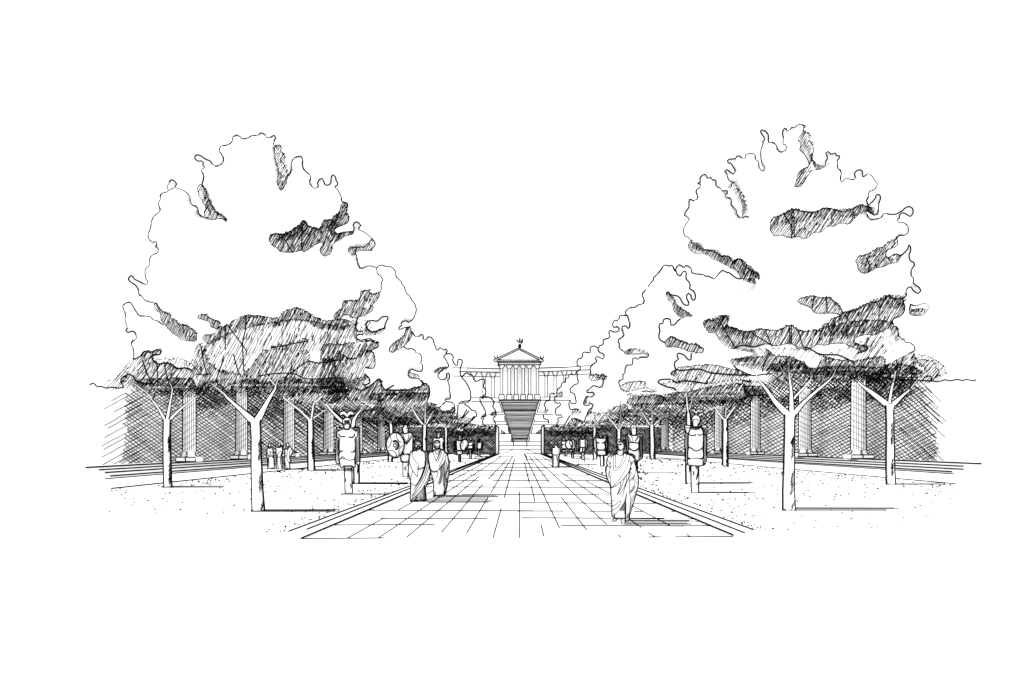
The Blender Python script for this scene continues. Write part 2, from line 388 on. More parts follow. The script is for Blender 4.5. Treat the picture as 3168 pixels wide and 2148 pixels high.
# far cross walls closing the groves, ending in a gate pier each
for sx in (-1, 1):
    m = MB(); root = thing('end_wall', (sx*13, 160.5, 0), ('left' if sx < 0 else 'right')+' end wall hatched with inked shade, closing the grove beside its gate pier', 'wall', 'end walls beside the stairway')
    x0, x1 = sorted((sx*4.6, sx*(21.7 if sx < 0 else 27))); m.box(x0, x1, 160.2, 161, 0, 5.2)
    P = Plane(m, y=160.2)
    fw = np.array([(1240,1322),(1532,1322),(1532,1405),(1240,1405)]) if sx < 0 else np.array([(1684,1322),(2066,1322),(2066,1406),(1684,1406)])
    for a_, s_ in ((-42, 5.0), (36, 5.0), (50, 6.5)): hatch_on(P, fw, a_, s_, 1.5, piece=60)  # shade on the end wall, drawn as crossed ink strokes
    m.build('wall', root)
    p = MB()
    pts = t('N 521,1165 565,1195 565,1515 521,1532') if sx < 0 else t('N 1118,1172 1135,1160 1118,1180 1118,1525 1080,1512 1080,1190')
    if sx > 0: pts = t('N 1118,1165 1118,1527 1080,1512 1080,1190')
    p.prism(pts, 158, 161)
    pl = Plane(p, y=157.9)
    for a_, b_ in zip(pts, np.roll(pts, -1, 0)): pl.line([a_, b_], 2.8)
    p.build('gate_pier', root)

GAIN = 1.12
# ================================================================ temple, wings, stairway
Yt = 400.
root = thing('temple', (0, 404, 20), 'small columned temple front with pediment at the head of the stairway', 'temple')
def outl(pl, q, w=2.4, close=True):
    p = t(q) if isinstance(q, str) else q
    p = np.vstack([p, p[:1]]) if close else p
    for a_, b_ in zip(p[:-1], p[1:]): pl.line([a_, b_], w)
m = MB(); cel = t('N 600,430 1035,430 1035,860 600,860'); m.prism(cel, Yt+4, Yt+22); m.build('cella', root)
for i, ((a_, b_), (c_, d_), (e_, f_)) in enumerate(zip([(580,613),(675,710),(757,787),(847,877),(925,955),(1020,1050)],
        [(557,640),(650,738),(738,812),(812,893),(893,980),(985,1065)], [(565,630),(660,725),(745,805),(830,890),(915,978),(1002,1068)])):
    c = MB(); k = 12; ctr = t(f'N {(a_+b_)/2},475 {(a_+b_)/2},790'); r = (b_-a_)/3.94/2*Yt/F
    x, _, z1 = W(*ctr[0][:2], Yt); _, _, z0 = W(*ctr[1][:2], Yt)
    vs = [(x+r*math.cos(2*math.pi*j/k), Yt+r*math.sin(2*math.pi*j/k), z) for z in (z0, z1) for j in range(k)]
    c.poly(vs, [(j, (j+1) % k, (j+1) % k+k, j+k) for j in range(k)])
    P = Plane(c, y=Yt-.2)
    P.line(t(f'N {a_},475 {a_},790'), 2.2); P.line(t(f'N {b_},475 {b_},790'), 2.2)
    col = c.build('column', root)
    h = MB(); cp = t(f'N {c_},430 {d_},430 {b_+2},475 {a_-2},475'); h.prism(cp, Yt-1.2, Yt+1); P = Plane(h, y=Yt-1.3)
    P.line(t(f'N {c_},430 {(c_+a_)/2-3},450 {a_},475'), 2.2); P.line(t(f'N {d_},430 {(d_+b_)/2+3},450 {b_},475'), 2.2); P.line(t(f'N {a_},475 {b_},475'), 1.6); h.build('capital', col)
    q = MB(); bp = t(f'N {e_},790 {f_},790 {f_},856 {e_},856'); q.prism(bp, Yt-1.5, Yt+1.5); outl(Plane(q, y=Yt-1.6), bp, 2.3); q.build('plinth', col)
m = MB(); en = t('N 555,399 1073,399 1073,429 555,429'); m.prism(en, Yt-1.6, Yt+22); P = Plane(m, y=Yt-1.7)
outl(P, en, 2.6); P.line(t('N 548,429 1085,429'), 2.4); P.line(t('N 555,400 568,440 580,472'), 2); P.line(t('N 548,430 580,472'), 2); m.build('entablature', root)
m = MB(); pe = t('N 500,368 808,222 1110,372 1103,392 510,390'); m.prism(pe, Yt-3, Yt+24); P = Plane(m, y=Yt-3.1)
outl(P, pe, 2.8); P.line(t('N 540,394 1095,394'), 4.5); outl(P, 'N 535,375 810,242 1068,375', 2.6, False); P.line(t('N 545,370 1062,372'), 2.4); m.build('pediment', root)
m = MB()
def blob(mb, q, R, w=1.5, fill=True):
    s_ = Solid(mb, t(q), Yt-2, R*Yt/F, R, grid=2.0, outline=w); return s_
s_ = blob(m, 'N 803,220 805,190 812,172 800,150 785,120 800,140 812,150 812,115 820,105 828,115 826,150 840,140 850,112 860,140 850,165 834,178 836,218', 2)
for q in ('N 812,180 812,218', 'N 820,175 825,218', 'N 832,180 834,216', 'N 818,120 820,160', 'N 820,110 822,150', 'N 780,118 800,158', 'N 845,125 835,168', 'N 855,120 845,160'): s_.line(t(q), 2.8)
m.build('roof_statue', root)
for q in ('N 510,315 518,340 530,348 545,338 550,312 547,345 535,358 525,356 513,345', 'N 1070,318 1078,340 1092,350 1105,338 1112,315 1108,345 1096,360 1086,356 1074,345'):
    m = MB(); blob(m, q, 1.5, 2.2); m.build('corner_ornament', root)
# wings
for sx in (-1, 1):
    wr = thing('palace_wing', (sx*25, 406, 20), ('left' if sx < 0 else 'right')+' pale colonnaded wing running out beside the temple', 'wing', 'wings beside the temple')
    m = MB()
    be = t('N 0,463 170,468 585,478 585,521 90,512 0,511') if sx < 0 else t('N 1052,468 1400,458 1810,430 1810,484 1680,490 1055,514')
    m.prism(be, Yt+6, Yt+12); P = Plane(m, y=Yt+5.9)
    for q, w_ in ((('N 0,463 170,468', 1.8), ('N 170,468 590,478', 2.8), ('N 90,512 590,521', 2.8)) if sx < 0 else (('N 1050,468 1400,458', 2.8), ('N 1400,458 1810,430', 2.2), ('N 1055,514 1680,490', 2.6))): P.line(t(q), w_)
    m.build('entablature', wr)
    m = MB(); fz = t('N 0,511 90,512 585,521 585,578 10,567 0,566') if sx < 0 else t('N 1055,514 1680,490 1680,544 1055,565'); m.prism(fz, Yt+7, Yt+12); P = Plane(m, y=Yt+6.9)
    qs = ['N 10,567 200,570', 'N 200,570 580,578', 'N 215,520 240,570', 'N 303,520 270,572', 'N 345,522 370,572', 'N 425,525 405,575', 'N 450,525 470,577', 'N 533,525 512,577'] if sx < 0 else \
         ['N 1055,565 1660,545', 'N 1105,517 1128,558', 'N 1180,515 1160,558', 'N 1215,515 1235,556', 'N 1288,513 1270,556', 'N 1325,513 1350,553', 'N 1400,512 1380,560', 'N 1445,510 1465,550', 'N 1510,508 1490,558']
    for q in qs: P.line(t(q), 2.2)
    m.build('frieze', wr)
    cols = [(368,405,575,828), (470,512,577,838), (246,270,575,655)] if sx < 0 else [(1125,1160,565,820), (1235,1272,562,820), (1350,1382,558,650)]
    for i, (a_, b_, y0, y1) in enumerate(cols):
        m = MB(); q = t(f'N {a_},{y0} {b_},{y0} {b_},{y1} {a_},{y1}'); m.prism(q, Yt+8, Yt+9.4); P = Plane(m, y=Yt+7.9)
        P.line([q[1], q[2]], 2.0)
        if a_ != 246: P.line([q[0], q[3]], 2.0)
        m.build('column', wr)
    m = MB(); q = t('N 230,828 565,832 565,884 230,880') if sx < 0 else t('N 1068,822 1445,822 1445,862 1068,862'); m.prism(q, Yt+5, Yt+14); P = Plane(m, y=Yt+4.9)
    P.line([q[0], q[1]], 1.8); P.line([q[3], q[2]], 2.8); m.build('base', wr)
# stairway
st = thing('stairway', (0, 360, 2), 'steep white stairway narrowing downward between low side walls below the temple', 'stairs')
m = MB(); ns = 33
for i in range(ns):
    s_ = i/(ns-1); vy = 1362-s_*(1362-868)+random.uniform(-1.5, 1.5); Y = 335+s_*62
    xl = 742-s_*(742-588); xr = 905+s_*(1046-905)
    a_ = t(f'N {xl},{vy} {xr},{vy}'); x0, _, z = W(a_[0][0], a_[0][1], Y); x1 = W(a_[1][0], a_[1][1], Y)[0]
    m.box(x0, x1, Y, Y+2.1+i*.002, z-2.2, z)
    m.ink([(x0, Y-.06, z), ((x0+x1)/2, Y-.06, z+random.uniform(-.05, .05)), (x1, Y-.06, z)], 2.3 if random.random() < .7 else 3.0)
m.build('steps', st)
for q in ('N 565,865 725,1368 725,1415 742,1413 742,1368 584,865', 'N 1075,866 925,1368 925,1415 905,1413 905,1368 1052,868'):
    m = MB(); p = t(q); A = []
    for i, (u, v) in enumerate(p[:, :2]): A.append((u, v, 398 if i in (0, 5) else 334))
    vs = [W(u, v, Y) for u, v, Y in A] + [(W(u, v, Y)[0], Y+2, W(u, v, Y)[2]-.3) for u, v, Y in A]
    m.poly(vs, [tuple(range(6)), tuple(range(11, 5, -1))] + [(i, i+6, (i+1) % 6+6, (i+1) % 6) for i in range(6)])
    for a_, b_ in zip(A, A[1:]+A[:1]): 
        m.ink([W(a_[0]+(b_[0]-a_[0])*k/8, a_[1]+(b_[1]-a_[1])*k/8, 1/((1-k/8)/a_[2]+k/8/b_[2])-.3) for k in range(9)], 2.8)
    m.build('side_wall', st)
m = MB(); q = t('N 562,859 1078,859 1078,868 562,868'); m.prism(q, 399, 401); Plane(m, y=398.6).line(t('N 565,860 1075,860'), 4.6); m.build('landing', st)
# terraces: stacked retaining walls on each side of the stairs
tr = thing('terrace_walls', (0, 380, 0), 'low stepped terrace walls rising on both sides of the stairway', 'terrace')
for i, (y0, y1, Y, segs) in enumerate([(1415,1466,331,[(555,1080)]), (1368,1415,333,[(565,735),(915,1078)]), (1270,1368,336.5,[(565,712),(948,1078)]),
        (1160,1270,342,[(355,670),(983,1360)]), (1122,1160,350,[(485,652),(995,1165)]), (1033,1122,362,[(445,625),(1010,1225)]), (1005,1033,372,[(525,618),(1028,1130)])]):
    for a_, b_ in segs:
        m = MB(); q = t(f'N {a_},{y0} {b_},{y0} {b_},{y1} {a_},{y1}'); m.prism(q, Y, Y+3); P = Plane(m, y=Y-.2)
        P.line([q[0], q[1]], 2.3)
        if i == 0: P.line([q[3], q[2]], 2.2)
        m.build('retaining_wall', tr)
for sx, q, l in ((-1, 'N 590,1240 600,1230 615,1238 645,1266 632,1268 620,1258 612,1266 600,1262', 'left of the stairway foot'), (1, 'N 1075,1236 1062,1226 1045,1238 1015,1266 1030,1268 1050,1256 1060,1262 1072,1250', 'right of the stairway foot')):
    m = MB(); s_ = Solid(m, t(q), 335, 3*335/F, 3, grid=2, outline=2.2); s_.scribble(t(q), sp=2.6, w=1.6, over=0, maxlen=12)
    o = m.build('reclining_sculpture', loc=W(*t(q).mean(0)[:2], 335)); tag(o, 'small dark sculpture crouching on the wall '+l, 'sculpture', 'sculptures flanking the stairway')

GAIN = 1.55
# ================================================================ trees
def limb(mb, chain, Y, w=2.5, ink=True):
    c = t(chain); p = np.array(c); xy = smooth(p[:, :2], 10)
    # width along the smoothed path
    dd = np.concatenate([[0], np.cumsum(np.hypot(*np.diff(p[:, :2], axis=0).T))]); ds = np.concatenate([[0], np.cumsum(np.hypot(*np.diff(xy, axis=0).T))])
    hw = np.interp(ds*dd[-1]/ds[-1], dd, p[:, 2])
    mb.tube([W(u, v, Y) for u, v in xy], [h*Y/F for h in hw], 0, 10)
    if ink:
        tg = np.gradient(xy, axis=0); nn = np.stack([tg[:, 1], -tg[:, 0]], 1); nn /= np.linalg.norm(nn, axis=1)[:, None]+1e-9
        for s_ in (-1, 1):
            q = xy + nn*(hw[:, None]*s_+s_*w*.45*np.minimum(1, hw[:, None]/5))+np.random.RandomState(len(xy)).uniform(-.35, .35, xy.shape)
            mb.tube([W(u, v, Y-w*1.5*Y/F) for u, v in q], [GAIN*w*.5*Y/F*min(1, max(.3, h/5)) for h in hw], 1, 4)
    return xy, hw
def marks(mb, Y, xy, hw, n, bottom=True):
    v0, v1 = xy[0][1], xy[-1][1]; v = v0-4
    while v > v1:                                            # bark hatching inked as shade down one side of the trunk, in loose runs
        k = int(np.argmin(np.abs(xy[:, 1]-v))); u = xy[k][0]; h = hw[k]
        if math.sin(v*.045+h)+random.uniform(-.5, .5) > -.25:
            L = random.uniform(.35, .8); pts = []
            for q in range(5):
                s_ = .96-L*q/4; pts.append(W(u+h*s_, v-h*.9+h*1.7*L*q/4*1.3, Y-h*Y/F*math.sqrt(1-s_*s_)*.98-.03))
            mb.ink(pts, 2.0, 3)
        v -= random.uniform(.18, .5)*h+2.2
def tree(Y, trunk, limbs, crowns, label, group, twigs=(), nmarks=14, back=None):
    """crowns: list of dicts(poly, fill, lines, scr)"""
    b = t(trunk)[0]; base = W(b[0], b[1], Y); Yg = EYE*F/(b[1]-V0) if b[1] > V0 else Y
    root = thing('tree', (base[0], Y, 0), label, 'tree', group)
    m = MB(); xy, hw = limb(m, trunk, Y, 3.4)
    m.ink([W(b[0]-b[2]*1.15, b[1], Y-b[2]*.6*Y/F), W(b[0]+b[2]*1.2, b[1], Y-b[2]*.6*Y/F)], 3.2)
    for l in limbs: limb(m, l, Y, 2.4)
    marks(m, Y, xy[:max(3, len(xy)*4//5)], hw, int(nmarks*1.7))
    m.build('trunk', root)
    m = MB()
    for q in twigs:
        p = smooth(t(q)[:, :2], 10); m.ink([W(u, v, Y-.12) for u, v in p], 2.5)
    for c in crowns:
        Yc = Y+c.get('dy', 1.2); s_ = Solid(m, t(c['poly']), Yc, c.get('front', .9), c.get('R', 40), back=c.get('back', 2.6), grid=c.get('grid', 22),
                  mat=2, fill=c.get('fill', True), outline=0)
        for q in c.get('lines', ()):
            s_.line(t(q), 2.9)
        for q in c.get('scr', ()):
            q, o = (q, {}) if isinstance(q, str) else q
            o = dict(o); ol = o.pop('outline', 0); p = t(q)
            s_.scribble(smooth(p, 8, True), **o)  # shade in the crown, inked as scribbled strokes
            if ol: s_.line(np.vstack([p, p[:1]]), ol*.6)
    m.build('crown', root)
    return root

CL1_top = '''B 440,465 405,448 380,447 330,430 295,385 275,383 262,355 262,330 228,275 175,240 155,215 165,190 187,174 205,185 212,208 275,238 318,262 340,270 355,262 357,235 335,204 A 330,1500 337,1465 370,1440 380,1415 375,1375 395,1335 460,1300 468,1265 433,1240 450,1210 445,1187 405,1195 365,1155 363,1110 385,1050 395,985 418,932 470,890 483,872 475,830 463,800 485,760 488,735 481,712 505,692 560,678 572,664 557,625 578,588 577,570 597,551 635,570 655,597 634,628 665,645 715,660 755,690 785,725 795,785 815,816 850,820 870,850 880,900 915,930 945,943 975,938'''
CL1_a = 'A 870,620 912,600 935,650 965,720 1000,800 1040,870 1080,905 1130,925 1160,965 1165,990 1120,950 1030,960 950,940 935,880 950,850 935,800 885,720 865,650'
CL1_mid = '''A 912,600 930,515 910,470 912,447 940,430 920,403 925,375 908,361 865,361 840,340 838,310 860,294 905,308 940,335 1000,362 1020,395 1045,411 1088,405 1130,370 1125,310 1090,255 1105,215 1125,204 1180,195 1225,157 1232,112 1265,91 1300,108 1322,133 1380,125 1430,98 1455,95 1475,107 1495,92 1512,70 1545,78 1565,98 1577,123 1612,118 1655,95 1671,123 1650,160 1645,185 1655,210'''
CL1_b = 'A 1655,210 1700,200 1725,220 1720,265 1755,300 1760,350 1750,385 1775,440 1790,515 1770,590 1740,652 1710,650 1692,600 1680,570 1697,470 1685,400 1670,370 1660,290'
CL1_rt = '''A 1790,512 1825,460 1830,380 1860,330 1925,309 1945,335 1948,420 1975,465 2020,505 2030,535 2018,580 2045,625 2070,643 2095,638 2105,610 2095,588 2120,548 2145,537 2165,570 2175,603 2215,605 2235,580 2240,515 2265,499 2285,525 2290,560 2308,585 2303,610 2280,620 2280,635 2305,658 C 500,0 518,40 522,80 545,85 578,95 575,155 565,190 590,225 590,280 545,315 480,340 445,370 443,400 470,415 545,395 610,395 640,385'''
CL1_r2 = 'C 640,385 650,355 637,320 650,295 675,287 700,300 718,325 698,350 700,372 720,382 760,400 830,460 855,490 863,530 835,560 825,585'
CL1_r3 = 'C 655,600 672,630 685,700 715,762 760,752 800,742 850,747 875,765 885,790 882,815 920,845 940,882 925,925 928,975 920,1000 905,1020'
CL1_r4 = 'C 690,1270 668,1330 668,1380 690,1410 740,1410'
CL1_r5 = 'D 480,520 420,525 395,550 410,580 450,592 560,572 590,590 605,622 650,622 667,655 650,680 600,700 560,730 600,740 612,780 620,880 600,925 560,930 500,915'
c_clump = 'A 1605,1180 1610,1120 1650,1108 1730,1115 1800,1095 1860,1048 1920,1010 1925,985 1950,978 1980,1000 2000,1030 2050,1045 2100,1062 2140,1030 2160,975 2210,970 2260,975 2270,940 C 500,190 525,100 578,95 575,155 565,190 590,225 590,280 545,315 480,340 445,370 443,400 470,415 545,395 640,385 640,410 560,430 490,470 420,530 418,600 375,630 345,640 310,610 295,575 310,540 340,525 320,498 290,500 240,525 190,560 140,595 110,575 40,595 A 1725,1290 1680,1250 1620,1210'
CL1_poly = CL1_top + ' A 1000,930 935,760' + ' ' + CL1_mid + ' A 1680,400 1740,500 ' + CL1_rt[2:] .join(['A ', '']) + ' ' + CL1_r2 + ' C 655,600 ' + CL1_r3[2:] + ' C 905,1060 870,1110 840,1140 845,1190 740,1255 690,1270 668,1330 690,1400 D 395,550 450,592 560,572 650,622 650,680 560,730 612,780 620,880 540,930 500,1050 480,1130 300,1160 0,1180 B 2000,1340 1500,1340 1000,1330 850,1300 830,1180 800,1080 840,940 850,860 780,845 640,785 550,700 490,630 470,540'
big = 'large leafy trees lining the paved avenue'
tree(22.3, 'J 385,1552,68 372,1300,62 362,1000,57 358,700,52 350,520,52 345,465,56',
     ['J 315,470,40 200,365,27 100,275,18 0,185,14 B 1150,1400,7 1010,1285,3 900,1180,2 795,1070,1',
      'J 375,470,42 450,330,29 520,200,20 585,90,11 B 1680,1270,4 1780,1090,3 1840,880,2.5 1875,700,1.2',
      'B 1660,1300,6 1540,1160,5 1420,1020,4'],
     [dict(poly=CL1_poly, lines=[CL1_top, CL1_mid, CL1_rt, CL1_r2, CL1_r3, CL1_r4, CL1_r5],
       scr=[(CL1_a, dict(sp=4.6, maxlen=24, outline=2.4)), (CL1_b, dict(sp=4.8, ang=58, maxlen=26, outline=2.2)),
            (c_clump, dict(sp=4.6, ang=60, outline=2.2)), ('A 1605,1180 1610,1120 1730,1115 1860,1048 1950,978 2000,1030 2100,1062 2200,970 2323,900 2250,1060 2000,1120 1800,1170 1640,1190', dict(sp=5.5, ang=58)),
            ('C 800,500 830,460 855,490 863,530 835,560 825,585 740,580 680,580 655,630 620,620 590,590 590,565 610,550 700,550 760,540', dict(sp=4.8, outline=2.4, over=2)),
            ('C 440,1270 445,1240 490,1195 520,1180 535,1110 570,1100 640,1100 690,1090 715,1040 715,1010 755,992 800,992 815,1030 860,1035 908,1020 905,1060 870,1110 840,1140 845,1190 810,1220 740,1255 690,1270 640,1275 590,1240 540,1245 490,1300', dict(sp=4.8, outline=2.2)),
            ('B 420,470 440,465 470,520 520,555 570,575 600,620 645,635 670,680 740,690 830,745 860,815 840,850 780,845 700,830 640,785 600,760 550,700 490,630 485,570 430,510', dict(sp=4.8, ang=66, outline=2)),
            ('B 865,605 900,578 950,578 985,610 1050,640 1110,680 1060,720 1000,690 985,650 930,630', dict(sp=4.6, ang=66, outline=2)),
            ('B 1060,720 1170,685 1250,625 1370,590 1500,595 1600,615 1690,605 1730,560 1830,515 1920,520 2000,560 2080,610 2180,645 2323,630 2400,640 2400,720 2200,720 2100,700 1950,640 1800,640 1700,690 1500,680 1300,720 1150,800 1000,880 930,850 920,795 1040,780', dict(sp=4.3)),
            ('B 930,900 1150,790 1500,680 1900,630 2323,700 2600,640 2620,760 2323,900 2000,950 1500,950 1350,1150 1200,1190 1080,1160 950,1040', dict(sp=7.6, w=1.6, maxlen=55, over=3)),
            ('B 800,1100 830,950 880,890 930,930 950,1040 1080,1160 1200,1190 1350,1180 1450,1050 1560,950 1840,880 1990,850 1880,1000 1990,945 2040,1070 2323,1045 2323,1390 2100,1350 1850,1395 1600,1350 1350,1380 1100,1340 950,1385 840,1350', dict(sp=5.6, w=1.9, over=12)),
            ('B 860,1330 1000,1270 1150,1310 1400,1260 1600,1300 1800,1230 2000,1290 2323,1220 2323,1400 2150,1360 1900,1410 1700,1370 1400,1400 1200,1365 1000,1400 860,1380', dict(sp=5.4, ang=50, w=2.1, over=12)), ('B 1400,1330 1600,1280 1900,1330 2323,1270 2323,1400 2000,1370 1700,1405 1400,1380', dict(sp=8, ang=-30, w=1.6, over=12)),
            ('D 0,480 250,380 400,400 400,600 590,600 660,640 560,720 400,800 0,850', dict(sp=11, w=1.5, maxlen=60)),
            ('D 0,660 250,640 560,600 660,640 560,720 400,790 0,850', dict(sp=6.2, w=2.0, maxlen=45)),
            ('D 0,850 180,830 210,760 320,820 400,800 460,730 560,720 600,740 620,870 590,930 540,925 480,1000 520,1020 480,1120 480,1190 0,1200', dict(sp=6.2, w=1.8)),
            ('D 0,1100 250,1110 480,1030 520,1020 480,1190 0,1230', dict(sp=5.0, ang=45, w=2.0))])],
     'large leafy tree at left front with its forked trunk on bare ground', big,
     twigs=['B 1365,590 1360,720 1330,880 1345,1200', 'B 1180,690 1375,955', 'B 1155,690 1150,930', 'B 900,900 930,1060 965,1200', 'B 1235,980 1280,1150 1310,1200',
            'B 1135,995 1110,1100 1050,1270', 'B 1620,920 1840,875 2005,850', 'B 860,1190 930,1195 1000,1180', 'B 1500,1205 1680,1180 1860,1185 1990,1235 2323,1225', 'B 2323,1045 2100,1075 2000,1060 1830,1170 1750,1230', 'D 0,830 190,828 215,755 320,820 400,805', 'D 130,1000 200,1150 320,1320', 'A 1730,1120 1850,1305', 'A 1940,1010 1935,1270'], nmarks=26)
tree(34.9, 'I 1082,1306,42 1075,1100,40 1070,900,38 1068,700,37 1070,560,36 1074,495,40',
     ['I 1055,520,18 990,400,14 900,270,9 820,170,6 590,10,3', 'I 1078,500,22 1095,380,16 1115,250,10 1135,140,6 1080,10,3', 'I 1095,510,18 1200,400,14 1320,300,10 1440,215,5'],
     [dict(poly='B 205,1035 215,1000 205,920 187,878 205,835 222,845 242,820 235,785 210,750 150,760 128,742 145,715 145,690 125,640 130,590 118,545 100,490 130,460 160,448 180,455 205,495 240,550 268,585 330,593 390,605 408,632 450,640 515,683 700,830 900,900 950,1100 900,1340 600,1345 430,1350 250,1330 150,1290 120,1200', R=30, grid=16,
       lines=['B 205,1035 215,1000 205,920 187,878 205,835 222,845 242,820 235,785 210,750 150,760 128,742 145,715 145,690 125,640 130,590 118,545 100,490 130,460 160,448 180,455 205,495 240,550 268,585 330,593 390,605 408,632 450,640 515,683',
              'I 145,82 190,60 210,80 230,100 300,105 345,122 410,110 480,122 540,110 550,85', 'B 205,1035 290,1000 320,952 380,965 450,935 490,950 480,985 405,995 405,1040 460,1085 530,1070 600,1090 650,1130 750,1125 830,1165 870,1200', 'B 100,1300 80,1240 150,1190 210,1215 250,1270 430,1290'],
       scr=[('B 0,1300 100,1130 215,1040 320,955 400,965 470,935 490,955 470,990 405,995 420,1050 470,1085 530,1070 600,1090 650,1130 750,1130 830,1170 860,1190 860,1350 600,1360 430,1370 250,1350 60,1330', dict(sp=5.8, ang=52, w=1.8)),
            ('B 420,1050 560,1030 720,1040 800,1100 650,1130 530,1070', dict(sp=9, ang=64, w=1.4)),
            ('B 210,1270 430,1240 860,1250 860,1390 430,1400 260,1370', dict(sp=5.4, ang=50, w=2)), ('B 430,1300 880,1290 880,1400 500,1400', dict(sp=6, ang=-32, w=1.6)),
            ('B -100,1290 0,1230 60,1180 120,1150 100,1300 30,1350 -40,1330', dict(sp=8, ang=45, w=1.6, maxlen=50))])],
     'slender forked tree standing alone at far left by the colonnade steps', big, twigs=['B 300,1040 350,1180 400,1290', 'B 450,1095 460,1280', 'B 530,1090 545,1180 590,1330', 'I 900,265 930,180'], nmarks=14)
tree(57.6, 'J 1018,1072,34 1012,800,30 1008,500,27 1004,455,29', ['J 995,460,17 880,350,12 740,240,8 600,100,4', 'J 1018,460,14 1045,270,8 1080,190,4', 'J 1030,450,10 1150,370,5 1250,300,3'],
     [dict(poly='B 1500,1190 2000,1180 D 300,1180 650,1330 500,1420 0,1380 B 1700,1400 1500,1330', R=25, grid=12, lines=['D 100,1190 300,1185 480,1200 600,1250'],
       scr=[('B 1700,1300 2323,1300 2323,1480 1700,1470', dict(sp=5.6, ang=50)), ('D 0,1230 300,1200 650,1300 600,1440 0,1440', dict(sp=6.4, ang=48, w=1.9)), ('D 0,1290 400,1270 650,1330 500,1440 0,1440', dict(sp=8.5, ang=-36, w=1.6))])],
     'narrow tree on the left between the group of three people and the armour trophy', big, nmarks=12)
CL3 = 'C 875,765 900,742 935,732 990,752 1022,748 1050,768 1075,805 1075,835 1095,870 1130,900 1140,930 1165,958 1175,1000 1190,1027 1215,1045 1240,1095 1265,1120 1287,1190 1275,1235 1260,1275 1240,1300 1208,1322 1175,1303 1133,1330 1140,1350 1110,1375 1108,1390 1125,1393 1150,1380 1220,1366'
CL3b = 'D 970,670 1010,700 1055,690 1100,720 1112,745 1150,752 1180,790 1178,830 1165,860 1187,890 1190,945 1150,970 1055,940 1025,970 1022,1010 1045,1040 1110,1050 1150,1060 1190,1100 1240,1120 1270,1160 1275,1230 1262,1278'
tree(38, 'Q 648,1342,36 640,1000,36 600,600,38 562,420,44', ['Q 540,440,32 400,325,24 260,190,19 150,60,13', 'Q 590,440,34 605,310,24 650,230,15 720,150,8'],
     [dict(poly=CL3+' D 1040,432 1060,540 970,670 '+CL3b[2:]+' D 1000,1290 500,1290 300,1150 300,500', lines=[CL3, CL3b, 'D 515,435 520,380 570,355 650,362 700,315 765,305 778,325 745,390 735,445', 'D 515,435 585,495 735,445', 'D 480,1190 530,1160 600,1110 665,1053 690,1075 700,1130 735,1185', 'D 735,1185 1000,1195 1100,1155 1150,1165 1200,1105', 'D 485,1000 545,1040 555,1105 480,1130', 'D 760,1180 850,1128'],
       R=35, grid=16, front=.8,
       scr=[('D 1000,435 1040,432 1055,480 1060,540 1045,590 1000,630 960,670 900,700 830,735 785,720 800,670 850,620 920,580 970,520', dict(sp=4.6, ang=68, outline=2)),
            ('D 510,435 590,495 735,445 740,480 660,520 560,530 470,520 490,460', dict(sp=5, ang=56)), ('D 1030,950 1055,990 1130,1000 1155,1050 1110,1050 1040,1035 1020,1000', dict(sp=4, over=1, maxlen=14, ang=55, outline=1.8)),
            ('D 1150,1050 1190,1085 1205,1110 1190,1105', dict(sp=3, over=1, maxlen=10)),
            ('D 300,1180 480,1190 600,1120 660,1055 690,1075 720,1200 900,1190 1040,1180 1100,1155 1150,1160 1200,1105 1260,1150 1275,1230 1262,1278 1100,1290 600,1310 100,1300', dict(sp=4.9, ang=58)),
            ('D 600,1240 1262,1240 1262,1300 600,1320', dict(sp=4.5, ang=48, w=2))])],
     'tall tree directly behind the near left armour trophy', big, nmarks=14)
CL4 = 'D 1055,495 1075,505 1095,540 1120,557 1145,545 1165,525 1195,527 1200,580 1218,592 1240,575 1255,550 1290,555 1318,585 1330,650 1345,665 1355,710 1370,715 1400,680 1440,708 1475,697 1487,720 1470,755 1440,790 1455,800 1480,850 1502,890 1500,915'
CL4b = 'D 1400,985 1375,1000 1375,1030 1400,1060 1445,1065 1475,1040 1478,990 1500,983 1515,1010 1513,1050 1490,1075 1510,1140 1510,1200 1525,1250 1517,1297 1465,1297 1458,1310 1480,1330 1540,1335 1570,1370 1575,1440 1565,1465'
tree(65, 'P 445,973,22 445,780,19 445,600,19 450,450,19', ['P 440,470,14 340,330,9 270,200,4', 'P 460,460,12 520,340,6 560,280,3', 'P 453,450,9 455,300,5 455,140,3'],
     [dict(poly=CL4+' D 1400,985 '+CL4b[2:]+' D 1400,1500 900,1500 700,1300 1000,1000 1000,600', lines=[CL4, CL4b, 'D 1390,1400 1460,1335'], R=30, grid=14, front=.8,
       scr=[('D 1320,970 1340,950 1390,925 1450,920 1500,915 1470,945 1400,985 1340,985', dict(sp=3.4, ang=50, w=2.2, over=2)),
            ('D 1390,1440 1480,1445 1565,1400 1578,1450 1560,1470 1300,1480 1250,1470 1200,1380 1280,1350 1340,1370 1380,1420', dict(sp=4.6, ang=52)),
            ('D 640,1300 1100,1290 1250,1290 1240,1370 1400,1450 1570,1470 1600,1575 600,1575', dict(sp=5.6, ang=55)), ('D 700,1400 1300,1400 1300,1575 700,1575', dict(sp=6, ang=-35, w=1.6))])],
     'tree on the left rising directly behind the bearded man', big, nmarks=6)
